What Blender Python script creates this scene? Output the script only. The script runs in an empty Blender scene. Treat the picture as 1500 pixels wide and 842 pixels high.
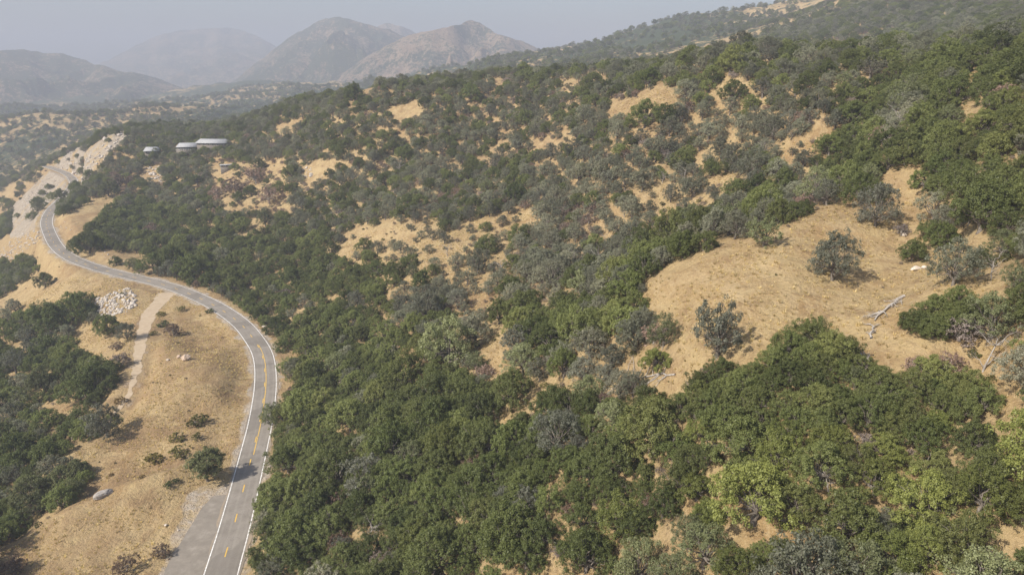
import bpy, math, random, time
import numpy as np
from mathutils import Vector, Matrix

T0 = time.time()
rng = np.random.default_rng(7)
random.seed(7)
sc = bpy.context.scene
col = sc.collection

# ------------------------------------------------------------------ camera model (photo is 1500 x 842)
F = 1014.0
PITCH = math.radians(18.0)
CP, SP = math.cos(PITCH), math.sin(PITCH)
CAMZ = 102.0


def pix_dir(px, py):
    xc = (np.asarray(px, float) - 750.0) / F
    yc = (421.0 - np.asarray(py, float)) / F
    return xc, CP + SP * yc, -SP + CP * yc


def project(x, y, z):
    zz = z - CAMZ
    t = y * CP - zz * SP
    yc = y * SP + zz * CP
    t = np.maximum(t, 1e-3)
    return 750 + F * x / t, 421 - F * yc / t, t


# ------------------------------------------------------------------ noise
def _hash(ix, iy, seed):
    h = (ix.astype(np.int64) * 374761393 + iy.astype(np.int64) * 668265263 + seed * 1442695041) & 0xFFFFFFFF
    h = ((h ^ (h >> 13)) * 1274126177) & 0xFFFFFFFF
    h = ((h ^ (h >> 16)) * 2246822519) & 0xFFFFFFFF
    return ((h ^ (h >> 15)) & 0xFFFFFF) / float(0xFFFFFF)


def vnoise(x, y, seed=0):
    x = np.asarray(x, float); y = np.asarray(y, float)
    ix, iy = np.floor(x), np.floor(y)
    fx, fy = x - ix, y - iy
    fx = fx * fx * fx * (fx * (fx * 6 - 15) + 10)
    fy = fy * fy * fy * (fy * (fy * 6 - 15) + 10)
    a = _hash(ix, iy, seed); b = _hash(ix + 1, iy, seed)
    c = _hash(ix, iy + 1, seed); d = _hash(ix + 1, iy + 1, seed)
    return (a + (b - a) * fx) * (1 - fy) + (c + (d - c) * fx) * fy


def fbm(x, y, octaves=4, seed=0):
    s, a, n = 0.0, 0.5, 0.0
    for k in range(octaves):
        s = s + a * vnoise(x, y, seed + k * 17)
        n += a
        x = x * 2.03 + 11.3; y = y * 2.03 - 7.1
        a *= 0.5
    return s / n * 2 - 1


def ridged(x, y, octaves=4, seed=0):
    s, a, n = 0.0, 0.5, 0.0
    for k in range(octaves):
        s = s + a * (1 - np.abs(vnoise(x, y, seed + k * 17) * 2 - 1))
        n += a
        x = x * 2.1 + 5.3; y = y * 2.1 - 3.1
        a *= 0.5
    return s / n


def sstep(a, b, x):
    t = np.clip((x - a) / (b - a), 0, 1)
    return t * t * (3 - 2 * t)


# ------------------------------------------------------------------ terrain control points: pixel and depth along the view axis
CTRL = [
 # flat of the road and its left shoulder
 (323,842,145),(356,728,171),(374,655,195),(389,560,232),(385,523,256),(374,499,275),(350,471,295),(307,443,315),(254,421,335),
 (163,398,360),(103,377,390),(70,340,455),(66,322,490),(88,299,560),(107,262,660),(75,246,735),
 # slope on the right of the road
 (380,842,143),(500,842,131),(700,842,115),(900,842,99),(1200,842,80),(1450,842,73),
 (450,700,168),(600,700,146),(800,700,120),(1000,700,100),(1200,700,87),(1450,700,80),
 (450,600,207),(600,600,176),(800,600,141),(1000,600,109),(1200,600,95),(1450,580,90),
 (450,500,262),(600,500,216),(800,500,166),(900,500,142),(1050,490,114),(1200,490,108),(1330,490,101),(1450,480,98),
 (450,420,320),(600,420,262),(800,420,203),(950,415,150),(1100,400,129),(1220,390,130),(1400,420,106),(1500,420,98),
 (1000,384,150),(1060,356,154),(1130,332,157),(1200,306,159),(1260,280,162),
 (1000,345,182),(1060,322,190),(1130,300,196),(1200,275,196),(1260,255,190),
 (1330,300,150),(1400,340,130),(1500,330,118),
 (350,400,354),(400,350,400),(300,330,432),(200,340,445),(150,300,505),(200,260,558),(130,222,640),(300,250,540),(295,216,590),
 (430,250,470),(430,190,560),(185,192,660),(350,182,640),(500,300,402),
 (600,300,355),(785,365,252),(700,300,330),(700,200,425),(600,220,430),(850,260,300),(944,300,240),(900,370,225),
 (1000,250,255),(1100,200,245),(944,165,285),(1070,135,270),(1200,160,215),(1300,200,175),(1480,220,133),(1460,115,170),(1350,110,215),
 (520,139,520),(620,130,500),(720,119,480),(850,109,435),(1000,98,385),(1170,85,325),(1300,79,290),(1500,72,235),
 (620,160,460),(800,140,420),(430,165,580),
 # left of and below the road
 (200,520,258),(100,550,262),(0,600,248),(0,450,372),(0,780,175),(100,700,187),(200,700,181),(100,842,147),(0,842,150),(230,842,146),
 (250,620,206),(170,640,205),(20,400,465),(0,335,715),(60,390,415),(150,440,322),(300,560,228),(300,480,283),(120,470,310),
 (-200,600,250),(-200,842,155),(-300,350,760),
 (30,300,690),
 # out of frame
 (750,1100,83),(1200,1100,64),(400,1100,109),(1650,1100,50),(-100,1100,112),
 (1800,800,62),(1800,500,78),(1800,250,105),(1800,60,170),(2100,400,70),
 # behind the crest
 (520,143,620),(720,129,600),(850,119,560),(1000,108,480),(350,186,760),(185,196,760),(1170,94,410),(1300,88,360),
 (520,146,900),(720,122,900),
 # far valley and hillside
 (0,250,1100),(100,216,1150),(60,192,1400),(200,180,1700),(150,158,2300),(400,150,1900),(400,130,2600),(60,170,1900),(-300,200,1400),(600,128,2300),(300,165,1500),
 (900,98,900),(800,84,1500),(740,100,1900),(830,75,1750),(900,65,1550),(1000,40,1350),(1100,26,1180),(1180,13,1110),(1250,-12,1010),(1500,-62,800),
 (1200,74,600),(1400,42,560),(1100,78,720),(1000,80,950),(1700,-90,700),(1300,52,640),(1500,22,470),
]
c = np.array(CTRL, float)
dx, dy, dz = pix_dir(c[:, 0], c[:, 1])
Y = dy * c[:, 2]
cu, cv, cs = dx / dy, np.log(Y), dz / dy
extra = []
for (u_, y_, z_) in [(-1.0, 4000, -190), (0, 4000, -150), (0.6, 4000, 60), (-1.0, 9000, -200), (0, 9000, -160), (0.6, 9000, 60),
                     (-1.3, 2000, -170), (0.15, 2600, 40), (0.45, 2000, 150), (1.2, 1500, 160), (1.2, 800, 110), (1.2, 9000, 120), (1.2, 4000, 120),
                     (-1.3, 20, -102), (0, 20, -70), (1.2, 20, -46), (-1.3, 500, -150)]:
    extra.append((u_, math.log(y_), z_ / y_))
extra = np.array(extra)
cu = np.r_[cu, extra[:, 0]]; cv = np.r_[cv, extra[:, 1]]; cs = np.r_[cs, extra[:, 2]]
KU = 2.0
P = np.c_[cu * KU, cv]


def _phi(r2):
    return 0.5 * r2 * np.log(r2 + 1e-12)


n = len(P)
A = np.zeros((n + 3, n + 3))
d2 = ((P[:, None, :] - P[None]) ** 2).sum(-1)
A[:n, :n] = _phi(d2) + np.eye(n) * 2e-4
A[:n, n] = 1; A[:n, n + 1:] = P; A[n, :n] = 1; A[n + 1:, :n] = P.T
W = np.linalg.solve(A, np.r_[cs, 0, 0, 0])


def base_height(x, y):
    x = np.asarray(x, float); y = np.maximum(np.asarray(y, float), 5.0)
    q = np.c_[(x / y).ravel() * KU, np.log(y).ravel()]
    out = np.empty(len(q))
    for i in range(0, len(q), 40000):
        qq = q[i:i + 40000]
        r2 = ((qq[:, None, :] - P[None]) ** 2).sum(-1)
        out[i:i + 40000] = _phi(r2) @ W[:n] + W[n] + qq @ W[n + 1:]
    return out.reshape(x.shape) * y + CAMZ


# ------------------------------------------------------------------ road centre line
def catmull(pts, step):
    pts = [np.array(p, float) for p in pts]
    pts = [2 * pts[0] - pts[1]] + pts + [2 * pts[-1] - pts[-2]]
    out = []
    for i in range(1, len(pts) - 2):
        p0, p1, p2, p3 = pts[i - 1:i + 3]
        m = max(2, int(np.linalg.norm(p2 - p1) / step * 4))
        for k in range(m):
            t = k / m
            out.append(0.5 * ((2 * p1) + (-p0 + p2) * t + (2 * p0 - 5 * p1 + 4 * p2 - p3) * t * t + (-p0 + 3 * p1 - 3 * p2 + p3) * t ** 3))
    out.append(pts[-2])
    out = np.array(out)
    s = np.r_[0, np.cumsum(np.linalg.norm(np.diff(out, axis=0), axis=1))]
    ss = np.arange(0, s[-1], step)
    return np.stack([np.interp(ss, s, out[:, k]) for k in range(out.shape[1])], 1)


ROAD_PX = [(281,1000,0),(323,842,0),(340,785,0),(355,728,0),(373,655,0),(383,610,0),(389,560,0),(386,523,-.2),(374,499,-.4),(350,471,-.6),(307,443,-.8),(254,421,-1.2),
           (205,408,-1.6),(163,398,-2),(129,388,-2.4),(103,377,-2.8),(84,362,-3.2),(73,343,-3.6),(68,325,-4),(74,309,-4.4),(86,296,-4.8),(100,281,-5.2),(108,267,-5.6),
           (100,256,-6),(82,248,-6.4),(66,243,-6.8)]


def px_on_z(px, py, z):
    a, b, cc = pix_dir(px, py)
    t = (z - CAMZ) / cc
    return np.array([a * t, b * t, z])


road = catmull([px_on_z(*p) for p in ROAD_PX], 2.0)
for _ in range(6):
    road[1:-1] = road[1:-1] * .5 + (road[:-2] + road[2:]) * .25
TURN_PX = [(262,900),(275,842),(288,800),(300,760),(315,722)]
turnout = catmull([px_on_z(a, b, 0.0) for a, b in TURN_PX], 2.0)
TRACK_PX = [(247,425),(226,447),(213,466),(208,485),(204,507),(200,530),(194,550),(184,568),(170,585),(150,603)]
track = catmull([px_on_z(a, b, 0.0) for a, b in TRACK_PX], 2.0)


def poly_dist(x, y, line, maxd=40.0):
    """distance to a polyline and the polyline's z at the nearest point, for points within maxd of its box"""
    x = np.asarray(x, float); y = np.asarray(y, float)
    D = np.full(x.shape, 1e9); Z = np.zeros(x.shape)
    lo = line[:, :2].min(0) - maxd; hi = line[:, :2].max(0) + maxd
    m = (x > lo[0]) & (x < hi[0]) & (y > lo[1]) & (y < hi[1])
    if not m.any():
        return D, Z
    px, py = x[m], y[m]
    d = np.full(px.shape, 1e18); zz = np.zeros(px.shape)
    for a, b in zip(line[:-1], line[1:]):
        v = b[:2] - a[:2]; L = v @ v + 1e-9
        t = np.clip(((px - a[0]) * v[0] + (py - a[1]) * v[1]) / L, 0, 1)
        q = (px - a[0] - t * v[0]) ** 2 + (py - a[1] - t * v[1]) ** 2
        k = q < d
        d = np.where(k, q, d); zz = np.where(k, a[2] + t * (b[2] - a[2]), zz)
    D[m] = np.sqrt(d); Z[m] = zz
    return D, Z


FOLDS = [([(-40, 830), (20, 800), (90, 770), (160, 742), (240, 716), (300, 697)], 2.9, 6.0), ([(150, 722), (200, 704), (262, 692)], -1.9, 5.0),
         ([(100, 668), (170, 641), (230, 622), (300, 600)], 2.0, 5.0), ([(170, 655), (240, 640), (300, 625)], -1.2, 4.5), ([(283, 529), (315, 516), (345, 505)], -.7, 1.0),
         ([(220, 480), (265, 500), (300, 520)], -1.5, 7.0), ([(170, 590), (240, 575), (330, 560)], .8, 5.0)]
FOLDS = [(catmull([px_on_z(a, b_, -3.0) for a, b_ in l_], 4.0), h_, w_) for l_, h_, w_ in FOLDS]


def natural_height(x, y):
    z = base_height(x, y)
    for l_, h_, w_ in FOLDS:
        d_, _q = poly_dist(x, y, l_, 30)
        z = z + h_ * np.exp(-np.minimum(d_, 200) ** 2 / (2 * w_ * w_))
    near = sstep(1000, 500, y)
    far = sstep(850, 1500, y) * sstep(6000, 3000, y)
    z = z + near * (fbm(x / 38, y / 38, 4, 3) * 2.6 * sstep(60, 160, np.hypot(x, y)) + fbm(x / 9, y / 9, 3, 9) * .45)
    leftish = sstep(900, -300, x)
    z = z + far * (fbm(x / 420, y / 420, 5, 21) * (18 + 52 * leftish) + (ridged(x / 160, y / 160, 3, 5) - .5) * 16)
    return z


track[:, 2] = base_height(track[:, 0], track[:, 1])
k0, _z0 = poly_dist(track[:, 0], track[:, 1], road)
for _ in range(20):
    track[1:-1, 2] = track[1:-1, 2] * .5 + (track[:-2, 2] + track[2:, 2]) * .25
wt = sstep(5, 22, k0)
track[:, 2] = track[:, 2] * wt + _z0 * (1 - wt)


def height(x, y):
    z = natural_height(x, y)
    d, zt = poly_dist(x, y, track)
    w = sstep(10, 3.2, d)
    z = z * (1 - w) + (zt - .08) * w
    d1, zr = poly_dist(x, y, road)
    d2_, _zt = poly_dist(x, y, turnout)
    dd = np.minimum(d1 - 5.2, np.where(d1 < 30, d2_ - 5.5, 1e9))
    w = sstep(9, 0, dd)
    return z * (1 - w) + (zr - .08) * w


# polar grid: columns in u = x / y, rings in log y
NU, NV = 900, 760
UU = np.linspace(-1.25, 1.2, NU)
VV = np.linspace(math.log(12.0), math.log(8600.0), NV)
# more rings where the visible slope lies
vq = np.linspace(0, 1, NV)
VV = np.interp(vq, [0, .08, .80, .92, 1], [math.log(12), math.log(65), math.log(760), math.log(2300), math.log(8600)])
GX = UU[None, :] * np.exp(VV)[:, None]
GY = np.exp(VV)[:, None] * np.ones(NU)[None, :]
GZ = height(GX, GY)
ROCKCUT = [(20,300),(60,262),(100,222),(135,192),(178,188),(190,203),(165,222),(150,248),(118,275),(95,292),(78,318),(60,326),(40,345),(15,350)]


def in_poly(px, py, poly):
    px = np.asarray(px, float); py = np.asarray(py, float)
    r_ = np.zeros(px.shape, bool)
    q = np.array(poly, float)
    for (x1, y1), (x2, y2) in zip(q, np.roll(q, -1, 0)):
        if y1 == y2:
            continue
        r_ ^= ((py < y1) != (py < y2)) & (px < (x2 - x1) * (py - y1) / (y2 - y1) + x1)
    return r_


_px, _py, _t = project(GX, GY, GZ)
CUTM = in_poly(_px, _py, ROCKCUT) & (GY > 420) & (GY < 900)
GZ = GZ + np.where(CUTM, (ridged(GX / 16, GY / 16, 4, 66) - .5) * 4.5 * sstep(6, 16, poly_dist(GX, GY, road)[0]), 0)
print('terrain', round(time.time() - T0, 1))


def hz(x, y):
    x = np.asarray(x, float); y = np.maximum(np.asarray(y, float), 12.1)
    fu = np.clip((x / y - UU[0]) / (UU[1] - UU[0]), 0, NU - 1.001)
    fv = np.clip(np.interp(np.log(y), VV, np.arange(NV)), 0, NV - 1.001)
    i, j = fv.astype(int), fu.astype(int)
    a, b = fv - i, fu - j
    return (GZ[i, j] * (1 - b) + GZ[i, j + 1] * b) * (1 - a) + (GZ[i + 1, j] * (1 - b) + GZ[i + 1, j + 1] * b) * a


def ground(px, py):
    """where the view ray through photo pixels meets the ground"""
    px = np.atleast_1d(np.asarray(px, float)); py = np.atleast_1d(np.asarray(py, float))
    a, b, cc = pix_dir(px, py)
    ts = np.exp(np.linspace(math.log(50), math.log(6000), 900))
    hit = np.full(px.shape, 6000.0); done = np.zeros(px.shape, bool); prev = np.full(px.shape, ts[0])
    for t in ts:
        under = (CAMZ + cc * t < hz(a * t, b * t)) & ~done
        lo = prev.copy(); hi = np.full(px.shape, t)
        if under.any():
            for _ in range(12):
                mid = (lo + hi) / 2
                u = CAMZ + cc * mid < hz(a * mid, b * mid)
                hi = np.where(u, mid, hi); lo = np.where(u, lo, mid)
            hit = np.where(under, hi, hit)
            done |= under
        prev[:] = t
    X, Yy = a * hit, b * hit
    return X, Yy, hz(X, Yy), hit


def seen(x, y, z):
    """True where the ground does not hide the point from the photo's viewpoint"""
    ok = np.ones(np.shape(x), bool)
    for k in np.linspace(.12, .985, 70):
        ok &= (CAMZ + (z - CAMZ) * k) > hz(x * k, y * k) - .2
    return ok


# ------------------------------------------------------------------ materials
def new_mat(name):
    m = bpy.data.materials.new(name); m.use_nodes = True
    m.node_tree.nodes.clear()
    return m, m.node_tree.nodes, m.node_tree.links


class NB:
    """small node builder"""
    def __init__(s, name):
        s.m, s.n, s.l = new_mat(name)

    def node(s, t, **kw):
        nd = s.n.new(t)
        for k, v in kw.items():
            if k.startswith('i_'):
                nd.inputs[int(k[2:])].default_value = v
            else:
                setattr(nd, k, v)
        return nd

    def link(s, a, b):
        s.l.new(a, b)

    def pos(s):
        return s.node('ShaderNodeNewGeometry').outputs['Position']

    def noise(s, vec, scale, detail=4, rough=.6, dist=0.0, stretch=None):
        if stretch:
            mp = s.node('ShaderNodeMapping'); mp.inputs['Scale'].default_value = stretch
            s.link(vec, mp.inputs[0]); vec = mp.outputs[0]
        nd = s.node('ShaderNodeTexNoise'); nd.inputs['Scale'].default_value = scale
        nd.inputs['Detail'].default_value = detail; nd.inputs['Roughness'].default_value = rough
        nd.inputs['Distortion'].default_value = dist
        s.link(vec, nd.inputs['Vector'])
        return nd.outputs[0]

    def ramp(s, fac, stops):
        nd = s.node('ShaderNodeValToRGB'); e = nd.color_ramp.elements
        while len(e) < len(stops):
            e.new(.5)
        for k, (p, cc) in enumerate(stops):
            e[k].position = p; e[k].color = (*cc, 1) if len(cc) == 3 else cc
        s.link(fac, nd.inputs[0])
        return nd.outputs[0]

    def step(s, fac, lo, hi):
        nd = s.node('ShaderNodeMapRange'); nd.interpolation_type = 'SMOOTHSTEP'
        nd.inputs['From Min'].default_value = lo; nd.inputs['From Max'].default_value = hi
        s.link(fac, nd.inputs['Value'])
        return nd.outputs[0]

    def math(s, op, a, b):
        nd = s.node('ShaderNodeMath', operation=op)
        for k, v in enumerate((a, b)):
            if isinstance(v, (int, float)):
                nd.inputs[k].default_value = v
            else:
                s.link(v, nd.inputs[k])
        return nd.outputs[0]

    def mix(s, fac, a, b, mode='MIX'):
        nd = s.node('ShaderNodeMix', data_type='RGBA', blend_type=mode)
        for k, v in ((0, fac), (6, a), (7, b)):
            if isinstance(v, (int, float)):
                nd.inputs[k].default_value = v
            elif isinstance(v, tuple):
                nd.inputs[k].default_value = (*v, 1)
            else:
                s.link(v, nd.inputs[k])
        return nd.outputs[2]

    def attr(s, name):
        return s.node('ShaderNodeAttribute', attribute_name=name)

    def finish(s, color, rough=.95, bump=None, strength=.5, dist=.1, spec=.15):
        b = s.node('ShaderNodeBsdfPrincipled')
        if isinstance(color, tuple):
            b.inputs['Base Color'].default_value = (*color, 1)
        else:
            s.link(color, b.inputs['Base Color'])
        b.inputs['Roughness'].default_value = rough
        b.inputs['Specular IOR Level'].default_value = spec
        if bump is not None:
            bm = s.node('ShaderNodeBump'); bm.inputs['Strength'].default_value = strength; bm.inputs['Distance'].default_value = dist
            s.link(bump, bm.inputs['Height']); s.link(bm.outputs[0], b.inputs['Normal'])
        o = s.node('ShaderNodeOutputMaterial')
        s.link(b.outputs[0], o.inputs[0])
        return s.m


STRAW = (.42, .322, .168); OCHRE = (.31, .207, .098); BROWN = (.215, .142, .073); SOIL = (.28, .205, .135); GRAVEL = (.41, .36, .30)
LITTER = (.20, .135, .08); SCRUB = (.050, .062, .034)


def ground_material():
    b = NB('dry_grass_ground'); p = b.pos()
    at = b.attr('cover'); sp = b.node('ShaderNodeSeparateColor'); b.link(at.outputs['Color'], sp.inputs[0])
    gravel, brown, scrub = sp.outputs
    n1 = b.noise(p, .035, 6, .62, .6)
    n2 = b.noise(p, .22, 5, .65, .4)
    n3 = b.noise(p, 1.5, 5, .72)
    n4 = b.noise(p, .5, 4, .7, 1.2, (1, .28, 1))
    base = b.ramp(n1, [(.36, OCHRE), (.50, STRAW), (.60, (.34, .24, .118)), (.70, (.46, .36, .20))])
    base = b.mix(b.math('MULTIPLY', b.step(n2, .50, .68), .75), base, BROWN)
    base = b.mix(b.math('MULTIPLY', b.step(n4, .49, .60), .8), base, (.43, .325, .18))
    base = b.mix(b.math('MULTIPLY', b.step(n3, .50, .66), .45), base, (.165, .108, .06))
    base = b.mix(b.math('MULTIPLY', b.step(b.noise(p, 3.2, 3, .6), .56, .68), .6), base, (.46, .36, .22))
    base = b.mix(b.math('MULTIPLY', b.step(b.noise(p, .9, 4, .6), .56, .70), .35), base, SOIL)
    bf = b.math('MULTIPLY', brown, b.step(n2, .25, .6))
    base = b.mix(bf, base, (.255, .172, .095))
    gr = b.ramp(b.noise(p, .8, 6, .75), [(.3, (.29, .215, .145)), (.55, GRAVEL), (.75, (.50, .45, .39))])
    gf = b.step(b.math('ADD', gravel, b.math('MULTIPLY', b.math('SUBTRACT', n2, .5), .9)), .30, .70)
    base = b.mix(gf, base, gr)
    s1 = b.noise(p, .05, 5, .68, .5)
    sf = b.step(b.math('ADD', b.math('MULTIPLY', scrub, .42), s1), .70, .80)
    base = b.mix(sf, base, SCRUB)
    rk = b.ramp(b.noise(p, .30, 8, .8, .8), [(.34, (.20, .155, .115)), (.47, (.29, .24, .185)), (.56, (.37, .325, .265)), (.68, (.30, .23, .16))])
    base = b.mix(b.step(b.math('ADD', at.outputs['Alpha'], b.math('MULTIPLY', b.math('SUBTRACT', n2, .5), .8)), .35, .65), base, rk)
    h = b.math('ADD', n3, b.math('MULTIPLY', n2, 2.0))
    return b.finish(base, .95, h, .8, .8, .08)


def mountain_material(name, dens, seed):
    b = NB(name); p = b.pos()
    mp = b.node('ShaderNodeMapping'); mp.inputs['Location'].default_value = (seed, seed * 2, 0); b.link(p, mp.inputs[0]); p = mp.outputs[0]
    n1 = b.noise(p, .006, 6, .62, .4)
    n2 = b.noise(p, .055, 6, .8)
    base = b.ramp(b.noise(p, .012, 5, .6), [(.35, (.25, .17, .11)), (.6, (.34, .245, .16))])
    base = b.mix(b.math('MULTIPLY', b.step(b.noise(p, .07, 5, .8), .55, .63), .55), base, (.44, .38, .32))
    f = b.step(b.math('ADD', b.math('MULTIPLY', n1, .8), b.math('MULTIPLY', n2, 1.2)), 1.05 - dens, 1.15 - dens)
    base = b.mix(f, base, (.055, .068, .038))
    return b.finish(base, 1.0, n2, 1.0, 16.0, .05)


def foliage_material(name, ca, cb, trans=.28, mixrand=.5):
    b = NB(name)
    oi = b.node('ShaderNodeObjectInfo'); ge = b.node('ShaderNodeNewGeometry')
    r = b.math('ADD', b.math('MULTIPLY', oi.outputs['Random'], .80), b.math('MULTIPLY', ge.outputs['Random Per Island'], .20))
    cc = b.ramp(r, [(.15, ca), (.85, cb)])
    cc = b.mix(1.0, cc, oi.outputs['Color'], 'MULTIPLY')
    vv = b.math('ADD', b.math('MULTIPLY', b.math('FRACT', b.math('MULTIPLY', oi.outputs['Random'], 37.7), 0.0), .6), .72)
    vc = b.node('ShaderNodeCombineColor')
    for k_ in range(3):
        b.link(vv, vc.inputs[k_])
    cc = b.mix(1.0, cc, vc.outputs[0], 'MULTIPLY')
    df = b.node('ShaderNodeBsdfDiffuse'); b.link(cc, df.inputs[0])
    tr = b.node('ShaderNodeBsdfTranslucent')
    warm = b.mix(1.0, cc, (1.15, 1.2, .6), 'MULTIPLY'); b.link(warm, tr.inputs[0])
    mx = b.node('ShaderNodeMixShader'); mx.inputs[0].default_value = trans
    b.link(df.outputs[0], mx.inputs[1]); b.link(tr.outputs[0], mx.inputs[2])
    gl = b.node('ShaderNodeBsdfGlossy'); gl.inputs['Roughness'].default_value = .45; gl.inputs[0].default_value = (.9, .95, 1, 1)
    mg = b.node('ShaderNodeMixShader'); mg.inputs[0].default_value = .015
    b.link(mx.outputs[0], mg.inputs[1]); b.link(gl.outputs[0], mg.inputs[2])
    o = b.node('ShaderNodeOutputMaterial'); b.link(mg.outputs[0], o.inputs[0])
    return b.m


def bark_material(name, a, c2):
    b = NB(name); tc = b.node('ShaderNodeTexCoord')
    nn = b.noise(tc.outputs['Object'], 3.0, 5, .7, 0, (1, 1, .3))
    return b.finish(b.ramp(nn, [(.35, a), (.65, c2)]), .9, nn, .6, .03, .1)


def rock_material():
    b = NB('pale_granite'); p = b.pos()
    oi = b.node('ShaderNodeObjectInfo')
    nn = b.noise(p, 1.2, 6, .7)
    cc = b.ramp(nn, [(.3, (.27, .225, .18)), (.5, (.46, .41, .355)), (.7, (.58, .54, .49))])
    cc = b.mix(1.0, cc, oi.outputs['Color'], 'MULTIPLY')
    return b.finish(cc, .9, nn, .7, .15, .15)


M = {}
M['ground'] = ground_material()
M['live'] = foliage_material('live_oak_leaves', (.104, .122, .040), (.178, .197, .066), .32)
M['blue'] = foliage_material('blue_oak_leaves', (.152, .157, .108), (.235, .236, .170), .32)
M['brush'] = foliage_material('dry_twigs_and_leaves', (.17, .135, .108), (.27, .218, .178), .15)
M['shrub'] = foliage_material('shrub_leaves', (.10, .10, .035), (.16, .145, .05), .25)
M['grass'] = foliage_material('dry_grass_blades', (.42, .315, .16), (.62, .50, .28), .4)
M['bark'] = bark_material('oak_bark', (.10, .085, .07), (.24, .21, .18))
M['deadwood'] = bark_material('bleached_deadwood', (.22, .195, .17), (.44, .405, .365))
M['rock'] = rock_material()


# ------------------------------------------------------------------ mesh helpers
def mesh_from(name, V, Fq, mats, midx=None, smooth=False):
    """V: (n,3); Fq: (m,4) or list of arrays of equal-sized faces"""
    me = bpy.data.meshes.new(name)
    if isinstance(Fq, np.ndarray):
        Fq = [Fq]
    nv = len(V); sizes = np.concatenate([np.full(len(f), f.shape[1], int) for f in Fq]); loops = np.concatenate([f.ravel() for f in Fq])
    me.vertices.add(nv); me.vertices.foreach_set('co', np.asarray(V, np.float32).ravel())
    me.loops.add(len(loops)); me.loops.foreach_set('vertex_index', loops.astype(np.int32))
    me.polygons.add(len(sizes))
    st = np.r_[0, np.cumsum(sizes)[:-1]]
    me.polygons.foreach_set('loop_start', st.astype(np.int32))
    me.polygons.foreach_set('loop_total', sizes.astype(np.int32))
    if midx is not None:
        me.polygons.foreach_set('material_index', np.asarray(midx, np.int32))
    for m in mats if isinstance(mats, (list, tuple)) else [mats]:
        me.materials.append(m)
    if smooth:
        me.polygons.foreach_set('use_smooth', np.ones(len(sizes), bool))
    me.update(calc_edges=True)
    return me


def add(name, me, parent=None, loc=(0, 0, 0), rot=(0, 0, 0), scale=(1, 1, 1)):
    o = bpy.data.objects.new(name, me); col.objects.link(o)
    o.location = loc; o.rotation_euler = rot; o.scale = scale
    if parent is not None:
        o.parent = parent
    return o


def tag(o, label=None, cat=None, group=None, kind=None):
    for k, v in (('label', label), ('category', cat), ('group', group), ('kind', kind)):
        if v:
            o[k] = v
    return o


def grid_faces(nr, nc):
    i = np.arange(nr * nc).reshape(nr, nc)
    return np.stack([i[:-1, :-1], i[:-1, 1:], i[1:, 1:], i[1:, :-1]], -1).reshape(-1, 4)


def strip(name, line, offs, mat, dz=0.0, across=False):
    """a ribbon along line; offs: lateral offsets (k arrays or numbers, positive to the right of travel)"""
    tang = np.gradient(line[:, :2], axis=0); tang /= np.linalg.norm(tang, axis=1)[:, None] + 1e-9
    nrm = np.c_[tang[:, 1], -tang[:, 0]]
    rows = []
    for o_ in offs:
        o_ = np.broadcast_to(o_, (len(line),))
        rows.append(np.c_[line[:, :2] + nrm * o_[:, None], line[:, 2] + dz])
    V = np.stack(rows, 1).reshape(-1, 3)
    me_ = mesh_from(name, V, grid_faces(len(line), len(offs)), mat, smooth=True)
    if across:
        at = me_.attributes.new('across', 'FLOAT', 'POINT')
        at.data.foreach_set('value', np.stack([np.broadcast_to(o_, (len(line),)) for o_ in offs], 1).astype(np.float32).ravel())
    return me_


def tube(path, radii, sides=6):
    path = np.asarray(path, float); radii = np.asarray(radii, float)
    tg = np.gradient(path, axis=0); tg /= np.linalg.norm(tg, axis=1)[:, None] + 1e-9
    ref = np.where(np.abs(tg[:, 2:3]) > .9, np.array([[1., 0, 0]]), np.array([[0, 0, 1.]]))
    a = np.cross(tg, ref); a /= np.linalg.norm(a, axis=1)[:, None] + 1e-9
    b = np.cross(tg, a)
    ang = np.arange(sides) / sides * 2 * math.pi
    V = path[:, None, :] + radii[:, None, None] * (a[:, None, :] * np.cos(ang)[None, :, None] + b[:, None, :] * np.sin(ang)[None, :, None])
    V = V.reshape(-1, 3)
    Fq = []
    for i in range(len(path) - 1):
        for k in range(sides):
            Fq.append((i * sides + k, i * sides + (k + 1) % sides, (i + 1) * sides + (k + 1) % sides, (i + 1) * sides + k))
    return V, np.array(Fq)


class Geo:
    def __init__(s):
        s.v, s.f, s.n = [], [], 0

    def add(s, V, Fq):
        s.v.append(V); s.f.append(Fq + s.n); s.n += len(V)

    def mesh(s, name, mat, smooth=False):
        return mesh_from(name, np.concatenate(s.v), np.concatenate(s.f), mat, smooth=smooth)


def wiggle(a, b, k, amp, r):
    a = np.asarray(a, float); b = np.asarray(b, float)
    t = np.linspace(0, 1, k)[:, None]
    p = a + (b - a) * t
    p[1:-1] += r.normal(0, amp, (k - 2, 3))
    return p


def unit(v):
    return v / (np.linalg.norm(v, axis=-1, keepdims=True) + 1e-9)


def leaf_cards(pos, nrm, size, aspect, r):
    """diamond shaped leaf sprays: (n,3) centres, (n,3) normals"""
    n_ = len(pos)
    t = unit(np.cross(nrm, r.normal(size=(n_, 3)))); bt = np.cross(nrm, t)
    s = size[:, None]
    lift = nrm * s * .22
    V = np.stack([pos - t * s, pos - bt * s * aspect + lift, pos + t * s, pos + bt * s * aspect + lift], 1).reshape(-1, 3)
    return V, np.arange(n_ * 4).reshape(-1, 4)


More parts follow.
